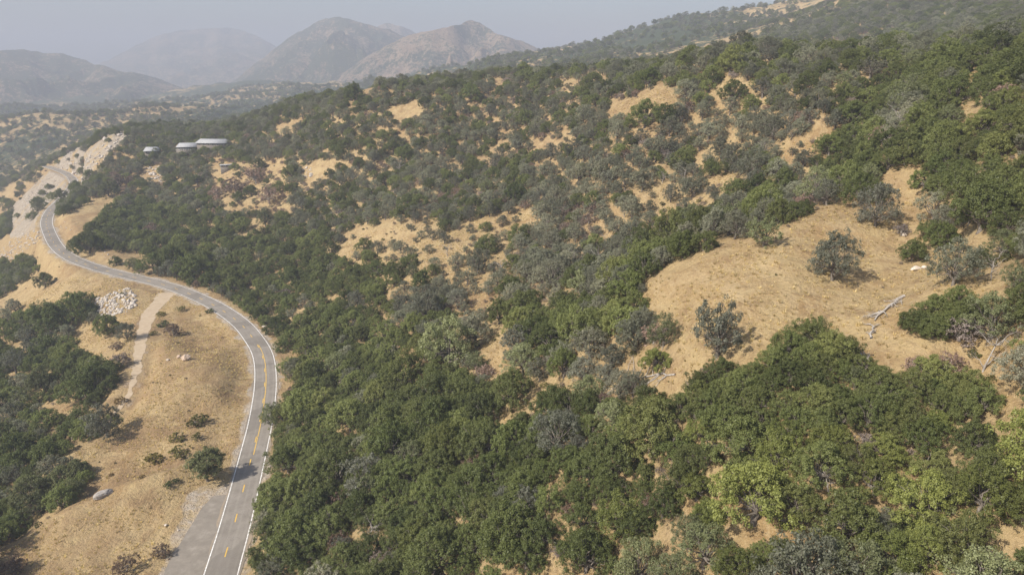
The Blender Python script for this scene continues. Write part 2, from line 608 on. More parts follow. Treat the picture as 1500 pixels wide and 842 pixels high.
def make_crown(r, R, H, z0, nl, ncl, ncard, csize, flat=1.0, gap=0.0, hole=0.0, lobe=(.34, .5), low=.2):
    """crown as lobes > clumps > leaf sprays; R radius, H height of the crown, z0 its bottom"""
    V, Fq, cnt = [], [], 0
    lobes = []
    gold = math.pi * (3 - math.sqrt(5))
    for k in range(nl):
        q = (k + .5) / nl
        a = k * gold + r.normal(0, .35)
        ph = q ** .8
        rad = R * (1 - lobe[0] * .9) * math.sin(math.pi * (.12 + .80 * (1 - ph)) * .62 + .25) * r.uniform(.72, 1.05)
        if ph > .85:
            rad *= .45
        zz = z0 + H * (low + (.84 - low) * ph) + r.normal(0, .04 * H)
        lr = R * r.uniform(*lobe)
        lobes.append((np.array([rad * math.cos(a), rad * math.sin(a), zz]), lr))
    pts, nr, sz = [], [], []
    for (cc, lr) in lobes:
        if r.random() < hole:
            continue
        d = unit(r.normal(size=(ncl, 3)) + np.array([0, 0, .35]))
        cl = cc + d * lr * r.uniform(.62, 1.05, (ncl, 1)) * np.array([1, 1, .85 * flat])
        keep = r.random(ncl) > gap
        for ce, dd in zip(cl[keep], d[keep]):
            m = int(ncard * r.uniform(.6, 1.35))
            rc = R * r.uniform(.075, .15)
            dl = unit(r.normal(size=(m, 3)) + dd * .55 + np.array([0, 0, .25]))
            pts.append(ce + dl * rc * r.uniform(.35, 1.0, (m, 1)))
            nr.append(unit(dl * .7 + np.array([0, 0, .35]) + r.normal(size=(m, 3)) * .42))
            sz.append(csize * r.uniform(.6, 1.35, m))
    pts = np.concatenate(pts); nr = np.concatenate(nr); sz = np.concatenate(sz)
    k = pts[:, 2] > .05
    V, Fq = leaf_cards(pts[k], nr[k], sz[k], .62, r)
    return V, Fq, lobes


def make_trunk(r, lobes, z0, rad, bare=0):
    g = Geo()
    top = z0 + .6
    lean = np.array([r.normal(0, .25), r.normal(0, .25), 0])
    base = wiggle([0, 0, -.8], lean + [0, 0, top], 5, .08, r)
    g.add(*tube(base, np.linspace(rad * 1.35, rad * .85, 5), 7))
    for cc, lr in lobes:
        p = wiggle(base[-1 - int(r.integers(0, 2))], cc, 5, .22, r)
        g.add(*tube(p, np.linspace(rad * .5, rad * .12, 5), 5))
        for _ in range(2 + bare):
            e = cc + unit(r.normal(size=3)) * lr * r.uniform(.6, 1.0)
            s = p[int(r.integers(2, 5))]
            g.add(*tube(wiggle(s, e, 4, .15, r), np.linspace(rad * .16, rad * .04, 4), 4))
    return g


def make_snag(r, Hh, rad, n1, n2, spread):
    """a leafless tree: trunk, limbs, twigs"""
    g = Geo()
    trunk = wiggle([0, 0, -.6], [r.normal(0, .5), r.normal(0, .5), Hh * .62], 6, .14, r)
    g.add(*tube(trunk, np.linspace(rad, rad * .45, 6), 6))
    for k in range(n1):
        a = k * 2.4 + r.normal(0, .4); i = int(r.integers(2, 6))
        s = trunk[i]
        L = Hh * r.uniform(.35, .6) * spread
        e = s + np.array([math.cos(a) * L * .8, math.sin(a) * L * .8, L * r.uniform(.25, .8)])
        p = wiggle(s, e, 6, L * .06, r)
        g.add(*tube(p, np.linspace(rad * .42, rad * .1, 6), 5))
        for _ in range(n2):
            j = int(r.integers(1, 6)); s2 = p[j]
            d = unit(unit(e - s) + r.normal(0, .6, 3)); l2 = L * r.uniform(.2, .5)
            q = wiggle(s2, s2 + d * l2, 4, l2 * .08, r)
            g.add(*tube(q, np.linspace(rad * .15, rad * .04, 4), 3))
            for _ in range(3):
                s3 = q[int(r.integers(1, 4))]; d3 = unit(d + r.normal(0, .8, 3)); l3 = l2 * r.uniform(.3, .6)
                g.add(*tube(np.array([s3, s3 + d3 * l3 * .5 + r.normal(0, .03, 3), s3 + d3 * l3]), [rad * .06, rad * .045, rad * .02], 3))
    return g


# ------------------------------------------------------------------ prototypes (crown diameter about 2R metres at scale 1)
PROTO = {'live': [], 'blue': [], 'brush': [], 'snag': [], 'shrub': []}
for k in range(9):
    r = np.random.default_rng(100 + k)
    R = 4.4 + r.uniform(-.4, .5); H = R * r.uniform(1.25, 1.65); z0 = .1
    V, Fq, lob = make_crown(r, R, H, z0, int(r.integers(17, 24)), 20, 60, .108, hole=.06, lobe=(.22, .44), low=.12)
    PROTO['live'].append(dict(crown=mesh_from('live_oak_crown', V, Fq, M['live']), trunk=make_trunk(r, lob, z0 + 1.0, .32).mesh('live_oak_trunk', M['bark'], True), R=R, H=H + z0))
for k in range(9):
    r = np.random.default_rng(200 + k)
    R = 3.9 + r.uniform(-.4, .5); H = R * r.uniform(1.35, 1.75); z0 = .7
    V, Fq, lob = make_crown(r, R, H, z0, int(r.integers(15, 21)), 17, 40, .105, gap=.16, hole=.05, lobe=(.24, .40), low=.12)
    PROTO['blue'].append(dict(crown=mesh_from('blue_oak_crown', V, Fq, M['blue']), trunk=make_trunk(r, lob, z0 + .8, .26, 1).mesh('blue_oak_trunk', M['bark'], True), R=R, H=H + z0))
for k in range(4):
    r = np.random.default_rng(300 + k)
    R = 2.6 + r.uniform(-.4, .4); H = R * r.uniform(.95, 1.25); z0 = .1
    V, Fq, lob = make_crown(r, R, H, z0, 12, 14, 24, .10, gap=.25, lobe=(.34, .5))
    PROTO['brush'].append(dict(crown=mesh_from('buckeye_crown', V, Fq, M['brush']), trunk=make_trunk(r, lob, .8, .14, 2).mesh('buckeye_stem', M['deadwood'], True), R=R, H=H))
for k in range(4):
    r = np.random.default_rng(400 + k)
    PROTO['snag'].append(dict(trunk=make_snag(r, 6.0 + r.uniform(-.8, 1.2), .17, 8, 6, 1.0).mesh('dead_tree_wood', M['deadwood'], True), R=3.2, H=6.0))
for k in range(4):
    r = np.random.default_rng(500 + k)
    R = 1.35 + r.uniform(-.2, .3); H = R * r.uniform(.8, 1.1)
    V, Fq, lob = make_crown(r, R, H, 0.02, 8, 9, 18, .11, lobe=(.36, .52))
    PROTO['shrub'].append(dict(crown=mesh_from('shrub_foliage', V, Fq, M['shrub']), trunk=make_trunk(r, lob, .2, .05).mesh('shrub_stem', M['bark'], True), R=R, H=H))
r = np.random.default_rng(777); R = 4.5; H = 8.2; z0 = 2.2
V, Fq, lob = make_crown(r, R, H, z0, 24, 20, 44, .135, lobe=(.28, .42), low=.16)
LONE = dict(crown=mesh_from('lone_oak_crown', V, Fq, M['live']), trunk=make_trunk(r, lob, z0 + .8, .30).mesh('lone_oak_trunk', M['bark'], True), R=R, H=H + z0)
print('protos', round(time.time() - T0, 1))

HAZE_D, HAZE_C = .00030, (.53, .572, .672)
SKY_S, SUN_S, EXPO = .105, 4.6, 0.62
# ------------------------------------------------------------------ terrain sheet with cover masks
BANK = [(85,322),(130,296),(165,283),(172,302),(140,325),(118,345),(132,372),(110,362),(90,345)]

tx, ty = GX.ravel(), GY.ravel()
ppx, ppy, _t = project(tx, ty, GZ.ravel())
dr, _ = poly_dist(tx, ty, road); dtr, _ = poly_dist(tx, ty, track); dtu, _ = poly_dist(tx, ty, turnout)
nz1 = fbm(tx / 6, ty / 6, 3, 40)
gravel = np.clip(sstep(7.0, 4.0, dr + nz1 * 2.4) * .6, 0, 1)
gravel = np.maximum(gravel, sstep(4.0, 2.2, dtr + nz1 * 1.5) * .35)
gravel = np.maximum(gravel, sstep(7.2, 5.2, dtu + nz1 * 1.5) * .55)
rc = np.where(CUTM.ravel(), .75 + fbm(tx / 22, ty / 22, 3, 77) * .7, 0) * sstep(4, 7, dr)
# worn brown soil of the open field's far side and under the slope's trees
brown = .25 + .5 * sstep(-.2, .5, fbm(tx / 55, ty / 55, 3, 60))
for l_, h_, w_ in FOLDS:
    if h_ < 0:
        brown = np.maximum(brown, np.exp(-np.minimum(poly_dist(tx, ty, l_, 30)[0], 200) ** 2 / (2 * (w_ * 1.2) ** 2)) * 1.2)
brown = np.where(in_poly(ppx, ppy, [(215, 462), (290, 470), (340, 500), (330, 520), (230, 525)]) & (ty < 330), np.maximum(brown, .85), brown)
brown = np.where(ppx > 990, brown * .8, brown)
scrub = sstep(780, 1300, ty) * (.45 + .55 * sstep(-.35, .25, fbm(tx / 260, ty / 260, 4, 91)))
colr = np.stack([gravel, brown, scrub, rc], -1).astype(np.float32)
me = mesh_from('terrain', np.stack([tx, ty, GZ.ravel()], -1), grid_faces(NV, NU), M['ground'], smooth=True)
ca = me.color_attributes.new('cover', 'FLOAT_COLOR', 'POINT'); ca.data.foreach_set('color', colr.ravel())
tag(add('terrain', me), 'dry golden hillside falling to a valley', None, None, 'structure')

# ------------------------------------------------------------------ far mountains
def mountain(name, sky, t_ridge, t_base, mat, seed, zb=-140, label='', rough=.22, wl=420.0, back=.7, power=1.25):
    sky = np.array(sky, float)
    n_u, n_v = 420, 150
    px = np.linspace(sky[0, 0], sky[-1, 0], n_u)
    py = np.interp(px, sky[:, 0], sky[:, 1])
    ker = np.hanning(13); ker /= ker.sum()
    py = np.convolve(np.pad(py, 6, 'edge'), ker, 'valid')
    a, b_, c_ = pix_dir(px, py)
    tr = t_ridge * (1 + .10 * fbm(px / 90, px * 0 + seed, 3, seed))
    yr = b_ * tr; zr = CAMZ + c_ * tr; u = a / b_
    q = np.linspace(0, 1 + back, n_v)
    yb = t_base * .97 * np.ones(n_u)
    Yg = yb[None, :] + (yr - yb)[None, :] * q[:, None]
    Xg = Yg * u[None, :]
    prof = np.where(q < 1, np.clip(q, 0, 1) ** power * (1 - .10 * np.sin(np.clip(q, 0, 1) * math.pi)), 1 - ((q - 1) / (back * 1.15)) ** 1.4)
    rel = np.maximum(zr - zb, 20)
    wx = fbm(Xg / 700, Yg / 700, 3, seed + 3) * 260
    rd = ridged((Xg + wx) / wl, Yg / (wl * 1.9) + wx / 900, 5, seed) - .62
    amp = rough * (np.clip(np.sin(np.clip(q, 0, 1.6) * math.pi), 0, 1) ** .8 + .10 + .35 * np.clip(q - 1, 0, 1))[:, None]
    Zg = zb + rel[None, :] * (prof[:, None] + rd * amp) + fbm(Xg / 110, Yg / 110, 5, seed + 9) * (12 + 30 * np.sin(np.clip(q, 0, 1) * math.pi))[:, None]
    mm = mesh_from(name, np.stack([Xg, Yg, Zg], -1).reshape(-1, 3), grid_faces(n_v, n_u), mat, smooth=True)
    return tag(add(name, mm), label, None, None, 'structure')


mountain('mountain', [(470,140),(500,112),(540,82),(575,66),(600,54),(625,45),(650,39),(675,34),(692,31),(706,36),(722,46),(745,53),(770,62),(792,70),(815,79),(850,93),(900,112),(960,140)],
         3300, 2150, mountain_material('tan_mountain', .07, 3.0), 11, -120, 'tan two-shouldered mountain with the darker peak on its right', .60, 300)
mountain('mountain', [(250,165),(300,145),(345,118),(375,93),(400,73),(425,56),(448,42),(468,30),(488,25),(508,27),(528,35),(548,40),(575,46),(610,62),(660,90),(720,130)],
         4100, 2500, mountain_material('dark_mountain', .18, 40.0), 23, -140, 'dark-topped domed mountain behind the tan one', .60, 340)
mountain('mountain', [(500,75),(540,45),(566,34),(585,37),(605,46),(640,75),(700,120)], 5400, 4300, mountain_material('hazy_mountain', .08, 70.0), 29, -100, 'faint peak between the domed and tan mountains', .2, 500)
mountain('mountain', [(40,150),(100,118),(150,92),(190,72),(225,55),(262,44),(300,41),(335,40),(360,46),(385,57),(420,80),(470,120)],
         6600, 4600, mountain_material('faint_mountain', .12, 90.0), 37, -160, 'faintest broad mountain dissolving in smoke', .34, 560)
mountain('mountain', [(-260,92),(-150,84),(-60,80),(0,76),(40,75),(85,80),(125,90),(165,101),(205,110),(245,122),(300,138),(360,160)],
         3500, 2100, mountain_material('wooded_mountain', .19, 55.0), 41, -150, 'dark wooded ridge at the far left of the valley', .56, 340)

# ------------------------------------------------------------------ road
def paved_material():
    b = NB('worn_asphalt'); p = b.pos()
    n1 = b.noise(p, .25, 5, .65); n2 = b.noise(p, 7.0, 4, .7)
    cc = b.ramp(n1, [(.3, (.20, .178, .152)), (.6, (.25, .225, .195)), (.8, (.29, .265, .23))])
    cc = b.mix(b.math('MULTIPLY', b.step(n2, .45, .75), .35), cc, (.11, .10, .09))
    ac = b.math('ABSOLUTE', b.attr('across').outputs['Fac'], 0.0)
    wheel = b.math('ABSOLUTE', b.math('SUBTRACT', b.math('ABSOLUTE', b.math('SUBTRACT', ac, 1.75), 0.0), .85), 0.0)
    cc = b.mix(b.math('MULTIPLY', b.step(wheel, .45, .05), .30), cc, (.30, .275, .24))
    cc = b.mix(b.math('MULTIPLY', b.step(b.math('ADD', ac, b.math('MULTIPLY', b.noise(p, .6, 5, .7), 1.6)), 4.2, 5.0), .8), cc, (.33, .26, .18))
    pt = b.noise(p, .07, 2, .4, 0, (1, 1, 1))
    cc = b.mix(b.math('MULTIPLY', b.step(pt, .56, .58), .45), cc, (.145, .13, .112))
    ck = b.math('ABSOLUTE', b.math('SUBTRACT', b.noise(p, .16, 7, .72, 1.5), .5), 0.0)
    cc = b.mix(b.math('MULTIPLY', b.step(ck, .012, .003), .45), cc, (.12, .108, .095))
    return b.finish(cc, .9, n2, .25, .02, .15)


def paint_material(name, c1, c2):
    b = NB(name); p = b.pos()
    n1 = b.noise(p, 1.6, 6, .8)
    return b.finish(b.ramp(n1, [(.36, (.26, .235, .20)), (.42, c2), (.56, c1)]), .8)


M['road'] = paved_material()
b_ = NB('old_grey_asphalt'); p_ = b_.pos(); na = b_.noise(p_, .35, 6, .7)
M['pull'] = b_.finish(b_.ramp(na, [(.3, (.18, .158, .132)), (.55, (.235, .208, .175)), (.72, (.31, .28, .24))]), .95, na, .3, .03)
b_ = NB('packed_dirt'); p_ = b_.pos(); na = b_.noise(p_, .6, 6, .7)
M['dirt'] = b_.finish(b_.ramp(na, [(.3, (.36, .275, .185)), (.55, (.42, .335, .235)), (.75, (.47, .385, .285))]), .95, na, .5, .08)
M['white'] = paint_material('white_road_paint', (.78, .77, .74), (.50, .48, .45))
M['yellow'] = paint_material('yellow_road_paint', (.70, .44, .07), (.52, .35, .10))

s_road = np.r_[0, np.cumsum(np.linalg.norm(np.diff(road[:, :2], axis=0), axis=1))]
road_f = np.stack([np.interp(np.arange(0, s_road[-1], .75), s_road, road[:, k]) for k in range(3)], 1)
jag = lambda k, a: fbm(np.arange(len(road_f)) / 7.0, np.full(len(road_f), k), 3, int(k)) * a
tag(add('road', strip('road', road_f, [-4.05 + jag(1, .6), -3.5, -2.5, -1.7, -.9, 0, .9, 1.7, 2.5, 3.5, 4.05 + jag(2, .6)], M['road'], 0, True)), 'grey two-lane asphalt road bending round the spur', None, None, 'structure')
for side in (-3.45, 3.45):
    tag(add('road_edge_line', strip('road_edge_line', road_f, [side - .12, side + .12], M['white'], .016)), 'white edge line of the road', None, None, 'structure')
# yellow: broken centre line, plus one solid line through the bend
sf = np.arange(0, s_road[-1], .75); Vd, Fd, nd_ = [], [], 0
rf = catmull(road_f[::4], .5); srf = np.r_[0, np.cumsum(np.linalg.norm(np.diff(rf[:, :2], axis=0), axis=1))]


def ribbon_between(s0, s1, o0, o1, dz):
    ss = np.linspace(s0, s1, max(2, int((s1 - s0) / .75)))
    L = np.stack([np.interp(ss, srf, rf[:, k]) for k in range(3)], 1)
    tg = np.gradient(L[:, :2], axis=0); tg /= np.linalg.norm(tg, axis=1)[:, None]
    nr_ = np.c_[tg[:, 1], -tg[:, 0]]
    V = np.stack([np.c_[L[:, :2] + nr_ * o, L[:, 2] + dz] for o in (o0, o1)], 1).reshape(-1, 3)
    return V, grid_faces(len(ss), 2)


g = Geo()
s_at = lambda py_: srf[np.argmin(np.abs(project(rf[:, 0], rf[:, 1], rf[:, 2])[1] - py_) + 1e3 * (srf > 260))]
ph0 = s_at(807) % 12.2 - 1.6
for k in range(int(srf[-1] / 12.2)):
    s0 = ph0 + k * 12.2
    if s0 > 1 and s0 + 3.2 < srf[-1]:
        g.add(*ribbon_between(s0, s0 + 3.2, -.36, -.10, .018))
s_a, s_b = s_at(665), s_at(505)
g.add(*ribbon_between(s_a, s_b, .06, .28, .018))
tag(add('road_centre_line', g.mesh('road_centre_line', M['yellow'])), 'broken yellow centre line with a solid line through the bend', None, None, 'structure')
# paved pull-out beside the near straight
tv = np.array(turnout); tw = np.interp(np.linspace(0, 1, len(tv)), [0, .35, .6, .85, 1], [6.0, 5.0, 3.6, 1.8, .3])
jt = fbm(np.arange(len(tv)) / 3.0, np.zeros(len(tv)), 3, 5) * .7
toff = tv.copy(); toff[:, 2] = -.03
tag(add('pavement', strip('pavement', toff, [-tw + jt, -tw * .3, tw * .5, 7.5 + 0 * tw], M['pull'])), 'wide patched asphalt pull-out beside the near straight', None, None, 'structure')
tr_f = catmull(track, .8)
jj = lambda k, a: fbm(np.arange(len(tr_f)) / 5.0, np.full(len(tr_f), k), 3, int(k)) * a
wd = np.interp(np.linspace(0, 1, len(tr_f)), [0, .12, .35, .6, .8, 1], [5.0, 3.2, 2.6, 1.8, 1.0, .5])
tag(add('path', strip('path', tr_f, [-wd + jj(1, .9), -wd * .4, wd * .4, wd + jj(2, .9)], M['dirt'], -.02)), 'pale dirt track dropping from the road into the gully', None, None, 'structure')
print('ground', round(time.time() - T0, 1))
# ------------------------------------------------------------------ where the photo shows open ground, woodland and kinds of tree
OPEN = [
 [(945,410),(1000,385),(1060,358),(1130,334),(1200,306),(1250,290),(1290,262),(1310,256),(1332,270),(1358,292),(1368,322),(1345,352),(1372,372),(1405,368),(1428,392),(1470,402),(1480,432),(1440,437),(1380,432),(1328,452),(1323,484),(1345,507),(1372,512),(1300,528),(1262,520),(1244,492),(1200,478),(1150,500),(1112,530),(1050,537),(1003,545),(990,600),(968,575),(990,520),(985,460),(950,455),(940,430)],
 [(905,540),(940,510),(992,528),(1003,570),(992,605),(960,585),(925,570),(880,568)],
 [(585,515),(605,508),(620,535),(626,572),(605,568),(590,542)],
 [(535,490),(562,476),(557,502),(540,512)],
 [(704,520),(740,488),(748,532),(715,558),(700,545)],
 [(885,160),(925,145),(960,130),(992,134),(986,162),(950,176),(920,180),(888,174)],
 [(1040,130),(1060,120),(1112,120),(1106,137),(1060,152),(1045,152)],
 [(398,185),(438,178),(432,202),(403,200)],
 [(440,250),(460,238),(508,238),(490,252),(455,264),(443,264)],
 [(358,325),(388,316),(382,340),(360,350)],
 [(515,130),(552,124),(547,141),(517,146)],
 [(563,162),(612,146),(628,166),(600,180),(572,174)],
 [(1410,108),(1437,103),(1437,152),(1417,182),(1405,152)],
 [(1472,152),(1502,124),(1502,152),(1480,158)],
 [(1478,60),(1502,48),(1502,78),(1484,82)],
 [(1420,243),(1442,248),(1447,287),(1420,278),(1413,260)],
 [(1438,552),(1467,557),(1488,598),(1502,598),(1502,745),(1450,742),(1445,700),(1470,660),(1467,620),(1443,602)],
 [(1203,724),(1267,712),(1268,748),(1217,768),(1198,748)],
 [(1083,632),(1113,632),(1110,658),(1088,658)],
 [(1083,704),(1108,718),(1123,748),(1105,744)],
 [(920,832),(960,798),(1032,818),(1024,845),(918,845)],
 [(1358,788),(1404,783),(1384,818),(1362,812)],
 [(422,694),(453,688),(448,712),(428,716)],
 [(402,518),(440,511),(442,534),(408,540)],
 [(985,630),(1002,628),(1004,662),(988,662)],
 [(500,775),(540,770),(556,800),(520,812),(500,800)],
 [(85,322),(130,296),(165,283),(172,302),(140,325),(122,345),(140,376),(110,364),(90,345)],
 [(130,378),(200,388),(262,402),(310,424),(300,412),(250,388),(205,372),(150,366)],
 [(820,405),(845,395),(840,430),(822,428)],
 [(1480,50),(1500,40),(1500,72),(1484,80)],
 [(205,245),(235,243),(240,268),(210,272)],
]
SPARSE = [
 [(520,395),(560,368),(640,342),(700,322),(770,306),(795,330),(770,350),(742,370),(765,400),(748,440),(764,470),(742,525),(720,545),(700,500),(680,450),(660,432),(620,422),(590,442),(565,432),(600,400)],
 [(935,290),(975,268),(1000,300),(1050,258),(1080,253),(1108,265),(1090,287),(1060,302),(1040,332),(1000,326),(985,342),(962,382),(935,388),(950,340),(928,320)],
 [(1148,215),(1192,193),(1198,232),(1170,247),(1143,242)],
 [(715,622),(760,588),(830,562),(880,518),(892,562),(840,592),(780,617),(742,642),(715,642)],
 [(755,215),(838,193),(842,212),(775,237)],
 [(690,118),(740,112),(745,140),(700,138)],
 [(800,115),(880,100),(900,130),(830,140)],
 [(455,375),(520,335),(640,320),(640,345),(560,365),(520,395)],
 [(300,240),(420,240),(430,310),(330,320)],
 [(780,425),(830,420),(815,470),(770,465)],
 [(1160,60),(1290,50),(1300,80),(1170,90)],
 [(1430,430),(1500,430),(1500,560),(1440,550)],
]
GREEN = [
 [(340,850),(400,690),(410,560),(560,480),(700,560),(860,580),(1000,600),(1003,545),(1250,490),(1460,600),(1470,700),(1510,760),(1510,850)],
 [(100,350),(200,300),(330,330),(420,330),(560,380),(600,440),(560,500),(420,560),(340,430),(200,385)],
 [(1240,150),(1380,90),(1510,80),(1510,330),(1420,350),(1330,260),(1240,300),(1200,260)],
 [(820,390),(952,410),(948,480),(860,510),(780,540),(740,480)],
]
DUSKY = [
 [(830,180),(1240,150),(1200,270),(1000,300),(800,330),(700,300),(820,230)],
 [(560,330),(930,300),(930,400),(760,480),(640,430)],
 [(1290,160),(1340,160),(1340,270),(1290,270)],
 [(860,420),(900,430),(910,600),(830,600)],
 [(1430,440),(1500,440),(1500,580),(1440,560)],
]
BUCKEYE = [
 [(310,235),(425,235),(425,315),(310,315)],[(1150,275),(1190,275),(1190,312),(1150,312)],[(1330,470),(1420,470),(1420,560),(1330,560)],
 [(690,520),(730,520),(730,560),(690,560)],[(150,255),(200,255),(200,300),(150,300)],[(1315,310),(1350,310),(1350,345),(1315,345)],[(820,300),(870,300),(870,350),(820,350)],
]
LEFTWOOD = [
 [(-200,475),(0,472),(45,466),(105,446),(138,452),(142,472),(104,488),(108,510),(128,530),(152,532),(168,558),(160,585),(140,600),(172,612),(160,640),(112,662),(104,690),(130,704),(128,722),(95,752),(60,772),(0,812),(-200,900)],
 [(-200,385),(0,385),(50,381),(58,398),(22,424),(-2,440),(-200,470)],
 [(-100,308),(0,306),(33,302),(40,328),(0,352),(-100,380)],
]
LEFTGAP = [[(38,545),(95,540),(100,556),(40,560)],[(40,668),(68,655),(66,690),(42,700)],[(0,640),(18,640),(14,665),(0,665)],[(80,585),(100,575),(102,600),(84,608)]]


def any_in(px, py, polys):
    m = np.zeros(np.shape(px), bool)
    for q in polys:
        m |= in_poly(px, py, q)
    return m


# hand placed: base pixel, crown width in photo pixels, kind, tint
HAND = [
 (305,704,54,'live','dusky'),(403,624,44,'blue','olive'),(398,738,48,'live','mid'),(944,187,50,'live','mid'),(1072,148,40,'live','mid'),(1005,132,28,'live','deep'),
 (1050,520,95,'blue','dusky'),(1218,410,76,'blue','dusky'),(1283,332,58,'blue','dusky'),(1335,383,40,'live','deep'),(1376,364,50,'live','deep'),(1394,418,66,'blue','mid'),
 (972,508,50,'blue','olive'),(962,542,56,'live','yellow'),(999,377,50,'live','deep'),(890,560,40,'blue','dusky'),(1436,392,36,'live','mid'),
 (1445,152,50,'live','mid'),(1475,135,52,'live','mid'),(1492,120,50,'live','mid'),(1478,160,40,'live','olive'),(1492,290,84,'live','mid'),(1365,496,90,'live','mid'),(1400,478,80,'live','mid'),(1445,500,80,'blue','olive'),(1118,360,60,'blue','olive'),
 (66,421,30,'live','dusky'),(22,457,24,'blue','dusky'),(122,448,36,'live','deep'),(158,490,36,'live','deep'),(186,498,30,'blue','dusky'),
 (57,306,22,'live','deep'),(90,292,20,'live','deep'),(112,280,20,'live','deep'),(133,262,18,'live','deep'),(114,232,9,'live','dusky'),
 (1185,545,110,'live','mid'),(1130,575,90,'live','mid'),(1235,560,90,'live','deep'),(1055,590,95,'live','mid'),(1020,620,80,'live','mid'),(1090,610,90,'live','mid'),
 (1290,575,56,'live','mid'),(1360,590,90,'live','deep'),(1410,620,100,'live','mid'),(1300,640,110,'live','mid'),(1200,640,110,'live','mid'),(1250,610,80,'live','deep'),(1425,665,66,'live','mid'),
 (785,388,38,'blue','dusky'),(628,470,50,'blue','dusky'),(700,400,36,'blue','mid'),(660,540,80,'blue','olive'),(640,600,70,'live','mid'),
 (160,288,34,'live','dusky'),(132,372,40,'live','deep'),(118,368,30,'live','deep'),(255,398,46,'live','deep'),(285,410,50,'live','deep'),(225,400,40,'live','deep'),
 (145,575,56,'live','deep'),(120,590,56,'live','deep'),(155,640,58,'blue','dusky'),(110,470,50,'live','deep'),(75,490,60,'live','deep'),(130,640,44,'live','deep'),
 (520,152,34,'live','deep'),(543,128,22,'live','deep'),(703,106,9,'live','deep'),(718,108,16,'live','deep'),(690,150,34,'live','deep'),
 (1480,345,60,'live','mid'),(1490,425,50,'blue','olive'),(1260,300,60,'live','deep'),(1300,250,90,'live','deep'),(1350,240,90,'live','mid'),(1380,290,90,'live','deep'),(1240,285,60,'live','mid'),
 (267,232,16,'live','dusky'),(284,230,15,'blue','dusky'),(300,226,15,'live','dusky'),(322,224,16,'live','deep'),(226,236,14,'live','dusky'),
 (905,470,80,'live','mid'),(870,500,70,'live','mid'),(920,440,60,'live','deep'),(790,500,60,'live','deep'),
]
HAND_BRUSH = [(178,536,32,'brush','grey'),(172,512,22,'brush','brown'),(238,814,30,'brush','brown'),(185,838,38,'brush','brown'),(20,838,46,'brush','brown'),(1168,312,40,'brush','pink'),(1405,500,70,'brush','grey'),
              (1340,545,40,'brush','pink'),(712,555,34,'brush','pink'),(1320,345,30,'brush','grey'),(500,805,50,'brush','brown'),(560,838,50,'brush','grey'),(255,492,30,'brush','brown'),
              (345,285,40,'brush','pink'),(375,270,38,'brush','pink'),(395,300,36,'brush','pink'),(320,290,30,'brush','pink'),(175,275,30,'brush','brown'),(225,345,26,'brush','pink'),(1270,655,40,'brush','grey')]
HAND_SHRUB = [(292,622,38,'olive'),(260,645,26,'olive'),(289,642,18,'olive'),(263,668,30,'olive'),(226,677,36,'yellow'),(247,712,15,'green'),(258,706,14,'green'),(240,478,20,'green'),(225,490,14,'olive'),
              (236,462,16,'olive'),(308,458,14,'green'),(180,432,9,'green'),(178,590,16,'brown'),(208,700,10,'brown'),(163,696,9,'brown'),(265,455,14,'olive'),(316,690,8,'brown'),(1258,372,10,'brown')]
HAND_SNAG = [(141,548,34),(1440,545,70),(1215,725,48),(735,405,34),(880,395,34),(1310,195,36),(1300,225,40),(1410,240,30),(540,790,50),(905,410,30),(1000,265,28),(670,330,26),(1360,730,44),(1118,225,26),(585,255,22),(810,620,40),(1452,410,40),(655,375,24)]

TINT = {'live': {'deep': (.84, .88, .82), 'mid': (1.0, 1.0, 1.0), 'yellow': (1.10, 1.07, .90), 'olive': (1.07, 1.02, 1.02), 'dusky': (.84, .80, 1.05)},
        'blue': {'dusky': (.80, .80, .86), 'mid': (1.0, 1.0, 1.0), 'pale': (1.14, 1.1, 1.1), 'olive': (.98, 1.04, .72)},
        'brush': {'grey': (.95, .96, 1.05), 'brown': (.72, .60, .52), 'pink': (1.02, .87, .83)},
        'shrub': {'olive': (1.15, 1.08, .9), 'yellow': (1.25, 1.05, .6), 'green': (.6, .8, .7), 'brown': (1.05, .72, .6)},
        'snag': {'bleached': (1, 1, 1)}}

# ---- gather trees: kind, x, y, z, scale, proto, tint, hand flag
T = []


def put(kind, x, y, z, s, tint, hand=False):
    T.append([kind, x, y, z, s, int(rng.integers(len(PROTO[kind]))), tint, hand])


def place_hand(lst, kind=None):
    for it in lst:
        px, py, wpx = it[:3]
        kd = kind or it[3]; tn = it[4] if len(it) > 4 else (it[3] if kind == 'shrub' else 'bleached')
        X, Y_, Z_, t_ = ground(px, py)
        R = np.mean([p['R'] for p in PROTO[kd]])
        put(kd, X[0], Y_[0], Z_[0] - (.7 if kd == 'blue' else 0), wpx * t_[0] / F / (2 * R), tn, True)


PROTO['live'].append(LONE)
H2 = []
for it in HAND:                       # a clump in the photo is several trees
    if it[2] > 72 and it[3] == 'live':
        w_ = it[2]
        for ox, oy, q in ((-.30, -.02, .56), (.28, .0, .60), (.02, -.20, .58), (.0, .08, .5)):
            H2.append((it[0] + ox * w_, it[1] + oy * w_ - .1 * w_, w_ * q * rng.uniform(.9, 1.1), it[3], it[4] if rng.random() < .6 else 'olive'))
    else:
        H2.append(it)
HAND = H2
place_hand(HAND); place_hand(HAND_BRUSH); place_hand(HAND_SHRUB, 'shrub'); place_hand(HAND_SNAG, 'snag')
T[0][5] = 9
for t_ in T[1:]:
    if t_[0] == 'live':
        t_[5] %= 9
# the slanting oak crowns above hide the rest of a filler tree standing at the same spot
cell = {}
CS = 6.0


def far_enough(x, y, rad, f):
    ci, cj = int(x // CS), int(y // CS)
    for a in range(ci - 2, ci + 3):
        for b in range(cj - 2, cj + 3):
            for (x2, y2, r2) in cell.get((a, b), ()):
                if (x - x2) ** 2 + (y - y2) ** 2 < (f * (rad + r2)) ** 2:
                    return False
    return True


